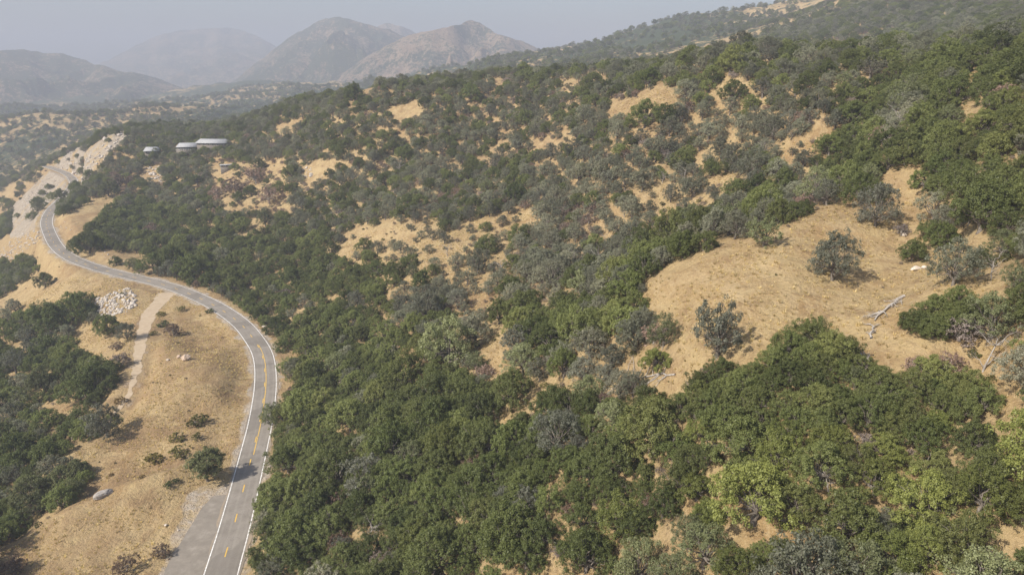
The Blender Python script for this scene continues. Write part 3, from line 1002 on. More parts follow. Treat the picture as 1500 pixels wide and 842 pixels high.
def occupy(x, y, rad):
    cell.setdefault((int(x // CS), int(y // CS)), []).append((x, y, rad))


for kd, x, y, z, s, p, tn, h in T:
    if kd in ('live', 'blue', 'brush'):
        occupy(x, y, s * PROTO[kd][p]['R'])
for hx, hy in ((268,217),(281,219),(306,216),(326,212),(225,226),(335,248)):     # keep the houses clear
    X, Y_, Z_, t_ = ground(hx, hy)
    for k in range(3):
        occupy(X[0] + (k - 1) * 4, Y_[0] - k * 7, 3.5)

sp = 3.0
gx, gy = np.meshgrid(np.arange(-720, 620, sp), np.arange(45, 900, sp))
gx = (gx + rng.uniform(-.5, .5, gx.shape) * sp).ravel(); gy = (gy + rng.uniform(-.5, .5, gy.shape) * sp).ravel()
k = np.abs(gx / gy) < 1.15
gx, gy = gx[k], gy[k]
gz = hz(gx, gy)
qx, qy, qt = project(gx, gy, gz)
cx_, cy_, _ = project(gx, gy, gz + 4.0)
dx_, dy_, _ = project(gx, gy, gz + 7.0)
d_road, _ = poly_dist(gx, gy, road, 60); d_trk, _ = poly_dist(gx, gy, track, 60); d_trn, _ = poly_dist(gx, gy, turnout, 60)
# left of the road in plan: nearest centre line point's side
rsub = road[::5]
tgr = np.gradient(rsub[:, :2], axis=0)
near_i = np.empty(len(gx), int)
for i in range(0, len(gx), 5000):
    dd = (gx[i:i + 5000, None] - rsub[None, :, 0]) ** 2 + (gy[i:i + 5000, None] - rsub[None, :, 1]) ** 2
    near_i[i:i + 5000] = dd.argmin(1)
side = tgr[near_i, 0] * (gy - rsub[near_i, 1]) - tgr[near_i, 1] * (gx - rsub[near_i, 0])     # > 0: left of the way up the road
left = (side > 0) & (gy < 720)
is_open = any_in(qx, qy, OPEN) | (any_in(cx_, cy_ + 6, OPEN) & ((qy < 560) | (qx > 1400))) | (any_in(dx_, dy_, OPEN[16:17]) & (qx > 1425))
is_sparse = any_in(qx, qy, SPARSE)
green = any_in(qx, qy, GREEN); dusky = any_in(qx, qy, DUSKY); pink = any_in(qx, qy, BUCKEYE)
lw = any_in(qx, qy, LEFTWOOD) & ~any_in(qx, qy, LEFTGAP)
cut = any_in(qx, qy, [ROCKCUT])
vis = seen(gx, gy, gz + 6)
patch = fbm(gx / 26, gy / 26, 3, 210)
prob = np.where(is_open, .0, np.where(is_sparse, .18 + .2 * patch, np.where(patch < np.where(green, -.8, -.42), np.where(green, .6, .3), np.where(green, np.where((qt > 230) & (patch < -.2), .62, .96), .93))))
prob = np.where(dusky & ~is_open & ~is_sparse, np.maximum(prob, .7), prob)
prob = np.where(left, np.where(lw, np.where(fbm(gx / 9, gy / 9, 2, 515) < -.12, .2, .85), 0.0), prob)
prob = np.where(left & (qx < -20), .6 * (patch > -.1), prob)
prob = np.where(cut & (gy > 430), .012, prob)
prob = np.where((gy > 650) & (qx < 178) & ~left, .10 * (patch > -.1), prob)
clear = np.where(left, 8.0, 7.2)
prob = np.where((d_road < clear) | (d_trk < 6.0) | (d_trn < 11), 0, prob)
order = rng.permutation(len(gx))
pass2 = [i for i in order if green[i] and not left[i] and qt[i] < 230 and prob[i] > .5]
for n_, i in enumerate(np.concatenate([order, pass2])):
    if rng.random() > prob[i]:
        continue
    s = float(np.clip(rng.lognormal(-.12, .26), .5, 1.45))
    if n_ >= len(order):
        s *= .62
    s *= .87 if qt[i] > 190 else .92
    if dusky[i]:
        s *= .97
    u_ = rng.random()
    if left[i]:
        kd = 'live' if u_ < .72 else 'blue'
    elif pink[i]:
        kd = 'brush' if u_ < .55 else ('live' if u_ < .75 else 'blue')
    elif dusky[i]:
        kd = 'blue' if u_ < .76 else ('live' if u_ < .92 else ('brush' if u_ < .985 else 'snag'))
    elif green[i]:
        kd = 'live' if u_ < .90 else ('blue' if u_ < .98 else 'brush')
    else:
        kd = 'live' if u_ < .40 else ('blue' if u_ < .91 else ('brush' if u_ < .99 else 'snag'))
    if is_sparse[i] and kd != 'live':
        s *= .74
    if kd == 'snag':
        s *= .8
    if kd == 'brush':
        s *= 1.15
    pi = int(rng.integers(min(9, len(PROTO[kd])))); R = PROTO[kd][pi]['R'] * s
    if not far_enough(gx[i], gy[i], R, ((.50 if left[i] else .43 if qt[i] < 220 else .56) if green[i] or left[i] else (.50 if dusky[i] else .55)) if not is_sparse[i] else .72):
        continue
    if min(d_road[i] - 4.6, 1e9) < R * .75 or (d_trk[i] < R * .7 + 2.2) or d_trn[i] < R + 5:
        continue
    occupy(gx[i], gy[i], R)
    w_ = fbm(gx[i:i + 1] / 30, gy[i:i + 1] / 30, 2, 330)[0] + rng.normal(0, .25)
    if kd == 'live':
        warm = sstep(560, 720, qy[i]) * sstep(450, 700, qx[i])
        if left[i]:
            tn = 'deep' if w_ < .25 else 'dusky'
        elif w_ > .55 - .55 * warm:
            tn = 'yellow' if warm > .3 and rng.random() < .6 else 'olive'
        elif w_ < -.15:
            tn = 'deep'
        else:
            tn = 'mid'
        if qt[i] > 300 and tn == 'mid' and rng.random() < .4:
            tn = 'deep'
    elif kd == 'blue':
        tn = 'dusky' if w_ < -.2 else ('pale' if w_ > (.12 if dusky[i] else .45) else ('olive' if green[i] or w_ > .25 else 'mid'))
    elif kd == 'brush':
        tn = 'pink' if pink[i] or rng.random() < .25 else ('grey' if rng.random() < .6 else 'brown')
    else:
        tn = 'bleached'
    T.append([kd, gx[i], gy[i], gz[i], s, pi, tn, False])
print('trees', len(T), round(time.time() - T0, 1))

# ---- which trees show largest: paint crowns far to near into a small id buffer
BW, BH = 1024, 574
N = len(T)
TX = np.array([t[1] for t in T]); TY = np.array([t[2] for t in T]); TZ = np.array([t[3] for t in T]); TS = np.array([t[4] for t in T])
TR = np.array([PROTO[t[0]][t[5]]['R'] for t in T]) * TS; TH = np.array([PROTO[t[0]][t[5]]['H'] for t in T]) * TS
KIND = np.array([t[0] for t in T])
ux, uy, ut = project(TX, TY, TZ + TH * .55)
bxp, byp, _ = project(TX, TY, TZ)
vis = seen(TX, TY, TZ + TH * .8)
buf = np.full((BH, BW), -1, int)
full = np.zeros(N)
for i in np.argsort(-ut):
    if not vis[i]:
        continue
    k_ = BW / 1500.0
    rx = TR[i] / ut[i] * F * k_; ry = (TR[i] * .45 + TH[i] * .42) / ut[i] * F * k_
    x0, y0 = ux[i] * k_, uy[i] * k_
    a, b, c_, d = int(max(0, x0 - rx)), int(min(BW, x0 + rx + 1)), int(max(0, y0 - ry)), int(min(BH, y0 + ry + 1))
    if a >= b or c_ >= d:
        continue
    yy, xx = np.mgrid[c_:d, a:b]
    m = ((xx - x0) / max(rx, .6)) ** 2 + ((yy - y0) / max(ry, .6)) ** 2 <= 1
    buf[c_:d, a:b][m] = i
shown = np.bincount(buf[buf >= 0].ravel(), minlength=N)
single = np.zeros(N, bool)
for kd, lim in (('live', 300), ('blue', 300), ('brush', 300), ('snag', 300), ('shrub', 300)):
    ids = np.where((KIND == kd) & (shown > 3))[0]
    ids = ids[np.argsort(-shown[ids])][:lim]
    single[ids] = True
    print(kd, (KIND == kd).sum(), 'single', len(ids), 'smallest', shown[ids].min() if len(ids) else 0)

# ---- labels
ANCH = [(395,700,"beside the road's near straight"),(430,800,"at the photo's bottom near the road"),(410,620,"on the road's verge below the bend"),(420,560,"beside the road's widest curve"),(370,450,"on the outer side of the bend"),
 (440,470,"uphill of the road's widest curve"),(480,600,"in the oak belt above the road"),(470,700,"in the dense slope above the straight"),(560,790,"around the brown gap near the bottom edge"),(600,690,"in the closed canopy above the straight"),
 (700,800,"at the bottom edge left of centre"),(720,700,"in the canopy below the bare gully"),(850,800,"at the bottom edge's middle"),(860,690,"in the canopy's lower middle"),(980,720,"in the yellowish canopy below the clump"),(980,810,"above the tan bare patch at the bottom"),
 (1100,800,"at the bottom edge right of centre"),(1120,700,"beside the slanted tan gap in the canopy"),(1230,800,"below the tan hollow with dead branches"),(1230,700,"around the tan hollow with dead branches"),(1350,800,"near the bottom edge's right part"),(1370,700,"above the small lower-right clearing"),
 (1460,800,"in the bottom right corner"),(1440,650,"beside the bare strip at the right edge"),(1300,600,"in the green clump below the fallen log"),(1180,540,"in the clump poking into the field"),(1060,600,"in the clump's lower-left end"),(1290,540,"below the fallen branches"),(1400,470,"in the clump right of the fallen log"),
 (1470,520,"by the dead grey tree"),(1490,400,"at the right edge beside the field"),(1390,390,"at the field's right end"),(1220,380,"standing on the open field"),(1050,480,"standing at the field's lower end"),(960,520,"at the field's lower-left corner"),(890,470,"in the green clump left of the field"),
 (880,580,"by the dead brush below the field"),(790,520,"in the gully left of the clump"),(790,620,"around the bare gully"),(660,550,"around the two tan clearings"),(640,460,"on the lower straw slope"),(740,420,"on the sparse straw slope"),(700,350,"at the straw slope's upper edge"),(560,420,"left of the straw slope"),
 (520,350,"in the saddle left of the straw slope"),(430,390,"on the bank above the far bend"),(290,390,"lining the road's far stretch"),(200,370,"above the road's far stretch"),(140,330,"by the tan cut bank"),(150,250,"along the rock cut"),(230,300,"below the pale outcrop"),(290,240,"below the house"),(250,200,"behind the house"),(350,220,"right of the house"),
 (350,290,"among the pinkish buckeyes"),(440,260,"by the pale scar in the hillside"),(430,190,"on the far left crest"),(540,140,"on the crest's left knoll"),(530,240,"in the middle of the far hillside"),(620,280,"in the deep green belt mid hillside"),(640,190,"below the crest left of centre"),(720,120,"on the crest at centre"),(760,200,"below the crest at centre"),
 (850,130,"on the crest right of centre"),(860,270,"in the dusky wood mid hillside"),(860,360,"above the green clump left of field"),(960,350,"on the field's hidden far side"),(1000,280,"around the ochre saddle"),(950,170,"around the upper straw clearing"),(1070,130,"around the small crest clearing"),(1020,80,"on the crest before the far hill"),
 (1010,220,"in the dusky wood below the clearing"),(1130,180,"in the dusky wood toward the right"),(1160,230,"around the small ochre slope"),(1100,330,"behind the field's top edge"),(1200,290,"where the field's top edge climbs"),(1190,90,"on the crest toward the right"),(1270,130,"in the high wood on the right"),(1300,220,"in the green wood above the field"),
 (1400,180,"in the high green wood by the ravine"),(1380,290,"above the field's upper tip"),(1480,240,"at the right edge, mid height"),(1470,120,"by the bright bare patch, right edge"),(1400,70,"on the high crest toward the corner"),(1480,30,"in the top right corner"),
 (50,480,"in the upper gully grove below the road"),(60,400,"on the shoulder below the far road"),(20,320,"in the ravine at the left edge"),(120,460,"by the white rubble pile"),(40,570,"by the row of white stones"),(140,560,"beside the dirt track's lower end"),(50,640,"in the middle of the gully grove"),(150,630,"at the gully grove's right tip"),
 (50,740,"in the gully grove's lower part"),(100,700,"by the pale slab boulder"),(280,650,"on the grassy slope by the lone oak"),(220,670,"on the grass left of the lone oak"),(240,800,"on the grassy bank by the pull-out"),(250,470,"inside the road bend"),(185,510,"beside the dirt track")]
AX = np.array([(a[0], a[1]) for a in ANCH], float)
ORD = 'first second third fourth fifth sixth seventh eighth ninth tenth eleventh twelfth thirteenth fourteenth fifteenth sixteenth seventeenth eighteenth nineteenth twentieth'.split()
NOUN = {'live': 'live oak', 'blue': 'blue oak', 'brush': 'dry buckeye', 'snag': 'dead tree', 'shrub': 'shrub'}
CWORD = {'live': {'deep': 'deep-green', 'mid': 'mid-green', 'yellow': 'yellow-green', 'olive': 'olive-green', 'dusky': 'dusky-green'},
         'blue': {'dusky': 'dark grey-green', 'mid': 'grey-green', 'pale': 'pale grey-green', 'olive': 'olive-grey'},
         'brush': {'grey': 'grey', 'brown': 'brown', 'pink': 'pinkish'}, 'snag': {'bleached': 'bleached'},
         'shrub': {'olive': 'olive', 'yellow': 'yellowish', 'green': 'dark green', 'brown': 'brown'}}
NAME = {'live': 'live_oak', 'blue': 'blue_oak', 'brush': 'buckeye', 'snag': 'dead_tree', 'shrub': 'shrub'}
CAT = {'live': 'tree', 'blue': 'tree', 'brush': 'buckeye', 'snag': 'dead tree', 'shrub': 'shrub'}
GROUP = {'live': 'live oaks on the hillside', 'blue': 'blue oaks on the hillside', 'brush': 'dry buckeyes on the hillside', 'snag': 'dead trees on the hillside', 'shrub': 'shrubs on the grassy slopes'}
SPECIAL = {(305, 704): 'lone round oak beside the pull-out casting its shadow on the road', (1050, 520): 'large grey-green oak standing alone at the lower end of the field',
           (1218, 410): 'open-crowned dark oak with gaps standing alone in the middle of the field', (962, 542): 'small bright green oak at the lower-left corner of the field',
           (403, 624): 'olive oak overhanging the outer edge of the road below the bend', (1335, 383): 'small compact round oak by the white boulders on the field',
 (226, 677): 'yellowish round shrub on the grass farthest left of the lone oak',
           (141, 548): 'bleached dead tree rising from the gully oaks beside the dirt track'}
special_id = {}
hk = [tuple(h[:2]) for h in HAND] + [tuple(h[:2]) for h in HAND_BRUSH] + [tuple(h[:2]) for h in HAND_SHRUB] + [tuple(h[:2]) for h in HAND_SNAG]
groups = {}
LABEL = {}
for i in np.where(single)[0]:
    if i < len(hk) and hk[i] in SPECIAL:
        LABEL[i] = SPECIAL[hk[i]]; continue
    j = int((((AX - (ux[i], byp[i])) * (1, 1.25)) ** 2).sum(1).argmin())
    kd = KIND[i]; dm = 2 * TR[i]
    cut_ = {'live': (7.4, 9.6), 'blue': (6.0, 8.0), 'brush': (5.2, 6.6), 'snag': (4.6, 6), 'shrub': (2.0, 3.2)}[kd]
    size = 'small' if dm < cut_[0] else ('broad' if dm > cut_[1] else 'medium')
    groups.setdefault((kd, size, T[i][6], j), []).append(i)
for (kd, size, tn, j), ids in groups.items():
    ids.sort(key=lambda i: ux[i])
    base = f"{size} {CWORD[kd][tn]} {NOUN[kd]} {ANCH[j][2]}"
    for k, i in enumerate(ids):
        if len(ids) == 1:
            LABEL[i] = base
        elif len(ids) == 2:
            LABEL[i] = base + (', the left one' if k == 0 else ', the right one')
        else:
            LABEL[i] = base + f", {ORD[min(k, 19)]} from left"

# ---- single trees: an empty at the foot, trunk and crown as parts; copies share their meshes
for i in np.where(single)[0]:
    kd, x, y, z, s, p, tn, h = T[i]
    pr = PROTO[kd][p]
    root = tag(add(NAME[kd], None, None, (x, y, z), (0, 0, rng.uniform(0, 6.28)), (s * rng.uniform(.93, 1.07), s * rng.uniform(.93, 1.07), s * rng.uniform(.88, 1.12) * (1.2 if h and kd == 'blue' else (.75 if kd == 'shrub' else 1)))), LABEL[i], CAT[kd], GROUP[kd])
    parts = [('trunk', pr['trunk'])] + ([('crown', pr['crown'])] if 'crown' in pr else [])
    if kd == 'snag':
        parts = [('wood', pr['trunk'])]
    elif kd in ('brush', 'shrub'):
        parts = [('stems', pr['trunk']), ('foliage', pr['crown'])]
    for nm, mesh_ in parts:
        o = add(nm, mesh_, root)
        if nm in ('crown', 'foliage'):
            o.color = (*TINT[kd][tn], 1)

# ---- everything past the three hundred largest of a kind, and the far hills' scrub: one object
STUFFP = []


def stuff_proto(kd, p, tn):
    for k, q in enumerate(STUFFP):
        if q[0] == (kd, p, tn):
            return k
    pr = PROTO[kd][p]
    parts = [pr['trunk']] + ([pr['crown']] if 'crown' in pr else [])
    V, Fq, mi, mats, nV = [], [], [], [], 0
    for mk in parts:
        v = np.empty(len(mk.vertices) * 3, np.float32); mk.vertices.foreach_get('co', v)
        f = np.empty(len(mk.loops), np.int32); mk.loops.foreach_get('vertex_index', f)
        V.append(v.reshape(-1, 3)); Fq.append(f.reshape(-1, 4) + nV); mi.append(np.full(len(f) // 4, len(mats))); mats.append(mk.materials[0]); nV += len(v) // 3
    me_ = mesh_from('woodland_tree', np.concatenate(V), np.concatenate(Fq), mats, np.concatenate(mi))
    o = bpy.data.objects.new('woodland_tree', me_); o.color = (*TINT[kd][tn], 1)
    STUFFP.append(((kd, p, tn), o))
    return len(STUFFP) - 1


pts, pidx, prot, pscl = [], [], [], []
for i in np.where(~single)[0]:
    kd, x, y, z, s, p, tn, h = T[i]
    if kd == 'shrub':
        continue
    q = p % 3
    pts.append((x, y, z)); pidx.append(stuff_proto(kd, q, tn)); prot.append(rng.uniform(0, 6.28)); pscl.append(s)
# far hillside, valley floor and the tan hills beyond the rock cut
nf = 0
for (ymin, ymax, step_, s0) in ((900, 1500, 10.0, 1.0), (1500, 2500, 15.0, 1.25)):
    fx, fy = np.meshgrid(np.arange(-.95 * ymax, .85 * ymax, step_), np.arange(ymin, ymax, step_))
    fx = (fx + rng.uniform(-.5, .5, fx.shape) * step_).ravel(); fy = (fy + rng.uniform(-.5, .5, fy.shape) * step_).ravel()
    fz = hz(fx, fy)
    ex, ey, et = project(fx, fy, fz + 3)
    k = (ex > -120) & (ex < 1620) & (ey > -60) & (ey < 420)
    fx, fy, fz, ex = fx[k], fy[k], fz[k], ex[k]
    k = seen(fx, fy, fz + 8)
    fx, fy, fz, ex = fx[k], fy[k], fz[k], ex[k]
    dens = fbm(fx / 130, fy / 130, 4, 500) * 1.0 + .31 + .32 * sstep(560, 380, ex) + .12 * sstep(850, 1250, ex)
    k = rng.random(len(fx)) < np.clip(dens, .06, .95)
    for x, y, z in zip(fx[k], fy[k], fz[k]):
        kd = 'live' if rng.random() < .5 else ('blue' if rng.random() < .9 else 'brush')
        pts.append((x, y, z)); pidx.append(stuff_proto(kd, int(rng.integers(2)), {'live': 'deep', 'blue': 'dusky', 'brush': 'grey'}[kd]))
        prot.append(rng.uniform(0, 6.28)); pscl.append(s0 * rng.uniform(.6, 1.25)); nf += 1
print('far', nf, 'stuff points', len(pts), 'stuff protos', len(STUFFP), round(time.time() - T0, 1))


def scatter(name, pts, idx, rot, scl, protos, label):
    me_ = bpy.data.meshes.new(name)
    me_.vertices.add(len(pts)); me_.vertices.foreach_set('co', np.array(pts, np.float32).ravel())
    for nm, ty, arr in (('proto', 'INT', np.array(idx, np.int32)), ('turn', 'FLOAT', np.array(rot, np.float32)), ('size', 'FLOAT', np.array(scl, np.float32))):
        at = me_.attributes.new(nm, ty, 'POINT'); at.data.foreach_set('value', arr)
    ng = bpy.data.node_groups.new(name, 'GeometryNodeTree')
    ng.interface.new_socket('Geometry', in_out='INPUT', socket_type='NodeSocketGeometry'); ng.interface.new_socket('Geometry', in_out='OUTPUT', socket_type='NodeSocketGeometry')
    nn, ll = ng.nodes, ng.links
    gi, go = nn.new('NodeGroupInput'), nn.new('NodeGroupOutput')
    jn = nn.new('GeometryNodeJoinGeometry')

    def attr(nm, ty):
        a = nn.new('GeometryNodeInputNamedAttribute'); a.data_type = ty; a.inputs['Name'].default_value = nm
        return [o for o in a.outputs if o.enabled and o.name == 'Attribute'][0]
    pr, tu, sz = attr('proto', 'INT'), attr('turn', 'FLOAT'), attr('size', 'FLOAT')
    cx = nn.new('ShaderNodeCombineXYZ'); ll.new(tu, cx.inputs[2])
    er = nn.new('FunctionNodeEulerToRotation'); ll.new(cx.outputs[0], er.inputs[0])
    for k, (_key, ob) in enumerate(protos):
        cm = nn.new('FunctionNodeCompare'); cm.data_type = 'INT'; cm.operation = 'EQUAL'
        ins = [s for s in cm.inputs if s.enabled]
        ll.new(pr, ins[0]); ins[1].default_value = k
        oi = nn.new('GeometryNodeObjectInfo'); oi.inputs['Object'].default_value = ob; oi.inputs['As Instance'].default_value = True
        ip = nn.new('GeometryNodeInstanceOnPoints')
        ll.new(gi.outputs[0], ip.inputs['Points']); ll.new(cm.outputs[0], ip.inputs['Selection']); ll.new(oi.outputs['Geometry'], ip.inputs['Instance'])
        ll.new(er.outputs[0], ip.inputs['Rotation']); ll.new(sz, ip.inputs['Scale'])
        ll.new(ip.outputs[0], jn.inputs[0])
    ll.new(jn.outputs[0], go.inputs[0])
    o = add(name, me_); md = o.modifiers.new('scatter', 'NODES'); md.node_group = ng
    return tag(o, label, None, None, 'stuff')


scatter('oak_woodland', pts, pidx, prot, pscl, STUFFP, 'distant and small oaks covering the slopes as one wood')

# low dry undergrowth between the trees
UP = []
for k in range(4):
    kd, tn = (('brush', 'grey'), ('brush', 'brown'), ('shrub', 'brown'), ('shrub', 'olive'))[k]
    V, = [PROTO[kd][k]['crown']]
    o = bpy.data.objects.new('low_brush', V); o.color = (*TINT[kd][tn], 1)
    UP.append((k, o))
m = (~left | lw) & ~is_open & (d_road > 7) & (d_trk > 5) & (d_trn > 9) & seen(gx, gy, gz + 2) & (gy < 520) & (qx > -60) & (qx < 1560)
up, ui, ur, us = [], [], [], []
for i in np.where(m)[0]:
    if rng.random() < ((.55 if is_sparse[i] else .28) * (1 if gy[i] < 230 else .3)):
        kk = int(rng.choice(4, p=[.36, .24, .16, .24]))
        up.append((gx[i] + rng.normal(0, 1.5), gy[i] + rng.normal(0, 1.5), 0)); ui.append(kk); ur.append(rng.uniform(0, 6.28)); us.append(rng.uniform(.22, .5) * (1 if kk < 2 else 1.7))
m2 = left & ~lw & (d_road > 9) & (d_trk > 6) & (d_trn > 12) & (gy < 420) & (qx > -60)
for i in np.where(m2)[0]:
    if rng.random() < .05:
        kk = int(rng.choice(4)); up.append((gx[i], gy[i], 0)); ui.append(kk); ur.append(rng.uniform(0, 6.28)); us.append(rng.uniform(.12, .28) * (1 if kk < 2 else 1.6))
mo = is_open & ~left & (gy < 400)
for i in np.where(mo)[0]:
    if rng.random() < .05:
        kk = int(rng.choice(4)); up.append((gx[i], gy[i], 0)); ui.append(kk); ur.append(rng.uniform(0, 6.28)); us.append(rng.uniform(.10, .2) * (1 if kk < 2 else 1.4))
up = np.array(up); up[:, 2] = hz(up[:, 0], up[:, 1]) - .03
scatter('undergrowth', up, ui, ur, us, UP, 'low dry brush and weeds between the trees')
# tufts of dry grass on the open slopes
GP = []
for k in range(4):
    r = np.random.default_rng(700 + k)
    nb = 16
    a = r.uniform(0, 6.28, nb); q = r.uniform(0, .5, (nb, 1)); c0 = np.c_[np.cos(a), np.sin(a), 0 * a] * q
    tip = c0 + np.c_[np.cos(a), np.sin(a), 0 * a] * r.uniform(.1, .5, (nb, 1)) + np.c_[0 * a, 0 * a, r.uniform(.35, .8, nb)]
    sd = np.c_[-np.sin(a), np.cos(a), 0 * a] * .09
    V = np.stack([c0 - sd, c0 + sd, tip + sd * .3, tip - sd * .3], 1).reshape(-1, 3)
    GP.append((k, bpy.data.objects.new('grass_tuft', mesh_from('grass_tuft', V, np.arange(nb * 4).reshape(-1, 4), M['grass']))))
ax_, ay_ = np.meshgrid(np.arange(-330, 260, 1.15), np.arange(60, 340, 1.15))
ax_ = (ax_ + rng.uniform(-.6, .6, ax_.shape)).ravel(); ay_ = (ay_ + rng.uniform(-.6, .6, ay_.shape)).ravel()
cl = fbm(ax_ / 7, ay_ / 7, 3, 810) + .5 * fbm(ax_ / 30, ay_ / 30, 2, 811)
kk = (np.abs(ax_ / ay_) < .95) & (cl > -.15 + rng.uniform(-.3, .3, len(ax_)))
ax_, ay_ = ax_[kk], ay_[kk]
az_ = hz(ax_, ay_); wx_, wy_, wt_ = project(ax_, ay_, az_)
kk = (wx_ > -40) & (wx_ < 1540) & (wy_ < 880) & (poly_dist(ax_, ay_, road)[0] > 5.6) & (poly_dist(ax_, ay_, track)[0] > 3.4) & (poly_dist(ax_, ay_, turnout)[0] > 7.5)
side_px = wx_ < np.interp(wy_, [300, 400, 443, 499, 560, 655, 728, 842], [80, 190, 307, 374, 389, 374, 356, 323])
kk &= side_px | any_in(wx_, wy_, OPEN + SPARSE)
kk &= ~any_in(wx_, wy_, LEFTWOOD)
ax_, ay_, az_ = ax_[kk], ay_[kk], az_[kk]
scatter('dry_grass', np.c_[ax_, ay_, az_ - .04], rng.integers(0, 4, len(ax_)), rng.uniform(0, 6.28, len(ax_)), rng.uniform(.28, .75, len(ax_)), GP, 'tufts of dry golden grass on the open slopes')
print('grass', len(ax_))
import os
if os.environ.get('LBL'):
    for i_ in list(LABEL)[::29]: print('LBL', LABEL[i_])
    print('LBL dup', len(LABEL), len(set(LABEL.values())))
print('undergrowth', len(up), round(time.time() - T0, 1))
# ------------------------------------------------------------------ rocks
import bmesh


def rock_mesh(name, seed, dims, sub=3):
    bm = bmesh.new(); bmesh.ops.create_icosphere(bm, subdivisions=sub, radius=.5)
    r = np.random.default_rng(seed)
    planes = [(unit(r.normal(size=3)), r.uniform(.30, .46)) for _ in range(11)]
    for v in bm.verts:
        p_ = np.array(v.co)
        for nrm_, dd in planes:                      # chipped faces
            e = p_ @ nrm_ - dd
            if e > 0:
                p_ = p_ - nrm_ * e * .92
        p_ = p_ * (1 + .05 * r.normal())
        v.co = Vector(p_ * np.array(dims))
    m_ = bpy.data.meshes.new(name); bm.to_mesh(m_); bm.free(); m_.materials.append(M['rock'])
    return m_


ROCKS = [rock_mesh('rock', 900 + k, (1, rng.uniform(.7, 1), rng.uniform(.55, .85)), 2) for k in range(7)]


def boulder(px, py, wpx, label, seed, dims=(1, .8, .7), tint=(1, 1, 1), rotz=0, sink=.2, group=None):
    X, Y_, Z_, t_ = ground(px, py)
    w_ = wpx * t_[0] / F
    o = tag(add('boulder', rock_mesh('boulder', seed, dims), None, (X[0], Y_[0], Z_[0] + w_ * dims[2] * (.5 - sink)), (0, 0, rotz), (w_,) * 3), label, 'boulder', group)
    o.color = (*tint, 1)
    return o


WHITE = (1.05, 1.03, 1.0)
boulder(1341, 396, 16, 'white boulder on the field beside the small round oak', 31, (1, .8, .6), WHITE)
boulder(1354, 393, 9, 'smaller white boulder next to the one by the small round oak', 32, (1, .8, .6), WHITE)
boulder(1325, 346, 9, 'small white boulder above the round oak pair on the field', 33, (1, .8, .8), WHITE)
boulder(152, 727, 21, 'big pale slab boulder tilted at the edge of the gully grove', 34, (1.35, .6, .62), (.82, .84, .88), .7, .22)
boulder(272, 527, 15, 'tan lumpy boulder at the end of the ditch inside the bend', 35, (1, .8, .8), (.95, .82, .72))
boulder(262, 524, 8, 'small tan rock touching the lumpy boulder inside the bend', 36, (1, .8, .8), (.95, .82, .72))
boulder(246, 528, 5, 'small white stone below the track inside the bend', 37, (1, .8, .8), WHITE)
boulder(106, 485, 8, 'flat white stone at the upper edge of the gully grove', 38, (1.2, .7, .5), WHITE)
boulder(243, 770, 6, 'pale stone on the grassy bank beside the pull-out', 39, (1, .8, .8), WHITE)
boulder(261, 777, 4, 'smallest white stone on the grassy bank beside the pull-out', 40, (1, .8, .8), WHITE)
boulder(387, 479, 6, 'small white rock on the outer verge at the bend', 41, (1.3, .8, .5), WHITE)
boulder(421, 388, 12, 'pale boulder poking through the oaks above the far bend', 42, (1, .8, .8), (1, .95, .88))
boulder(1405, 432, 8, 'grey stone at the right end of the field near the leaning oak', 43, (1, .8, .5), (1.1, 1.05, 1.0))
rs = np.random.default_rng(5)
for k, (px, py, wp) in enumerate([(48, 552, 6), (58, 556, 5), (66, 549, 8), (77, 556, 7), (86, 548, 6), (94, 543, 8), (104, 541, 6), (113, 537, 7), (75, 570, 6), (50, 563, 5)]):
    boulder(px, py, wp, f'white stone in the row crossing the gully grove, {ORD[k]} in the row', 60 + k, (1, .8, .6), WHITE, rs.uniform(0, 6), .15, 'white stones in the gully')

STUFF_ROCKS = []
for tn_ in ((.80, .765, .72), (.72, .64, .54), (.80, .74, .66)):
    for m_ in ROCKS[:4]:
        o = bpy.data.objects.new('loose_rock', m_); o.color = (*tn_, 1); STUFF_ROCKS.append((len(STUFF_ROCKS), o))


def rubble(name, polys, n_, smin, smax, tints, label, big=0.0):
    q = np.concatenate([np.array(p) for p in polys])
    lo, hi = q.min(0), q.max(0)
    px = rs.uniform(lo[0], hi[0], n_ * 4); py = rs.uniform(lo[1], hi[1], n_ * 4)
    k = any_in(px, py, polys); px, py = px[k][:n_], py[k][:n_]
    X, Y_, Z_, t_ = ground(px, py)
    k = (t_ < 900) & (poly_dist(X, Y_, road)[0] > 5.5)
    X, Y_ = X[k], Y_[k]
    s_ = smin + (smax - smin) * rs.random(len(X)) ** 3
    s_ = np.where(rs.random(len(X)) < big, s_ * 2.2, s_)
    scatter(name, np.c_[X, Y_, hz(X, Y_) + s_ * .12], [int(rs.choice(tints) * 4 + rs.integers(4)) for _ in X], rs.uniform(0, 6.28, len(X)), s_, STUFF_ROCKS, label)


rubble('rubble', [[(134,446),(140,438),(172,428),(184,420),(196,428),(202,446),(188,456),(168,462),(150,466),(138,460)]], 420, .7, 2.3, [0, 0, 2], 'heap of white broken rock below the road')
rubble('rubble', [[(58,262),(100,262),(112,280),(95,300),(78,318),(60,318),(40,316),(30,300)], [(20,350),(60,330),(62,350),(20,380),(0,385),(0,365)]], 1000, .5, 2.2, [2, 2, 1], 'white scree spilling down the rock cut')
rubble('rubble', [[(98,226),(135,194),(176,190),(186,204),(160,224),(146,248),(120,268),(100,258),(88,246)], [(205,245),(235,243),(240,268),(210,272)], [(440,245),(455,242),(458,258),(444,262)]], 800, .7, 3.2, [1, 1, 2], 'broken tan ledges and blocks of the blasted outcrop', .05)
rubble('rubble', [[(85,330),(110,355),(165,385),(170,378),(120,350),(95,322)], [(175,388),(230,402),(235,396),(180,380)]], 160, .3, 1.3, [1, 2], 'loose stones at the foot of the road cut')


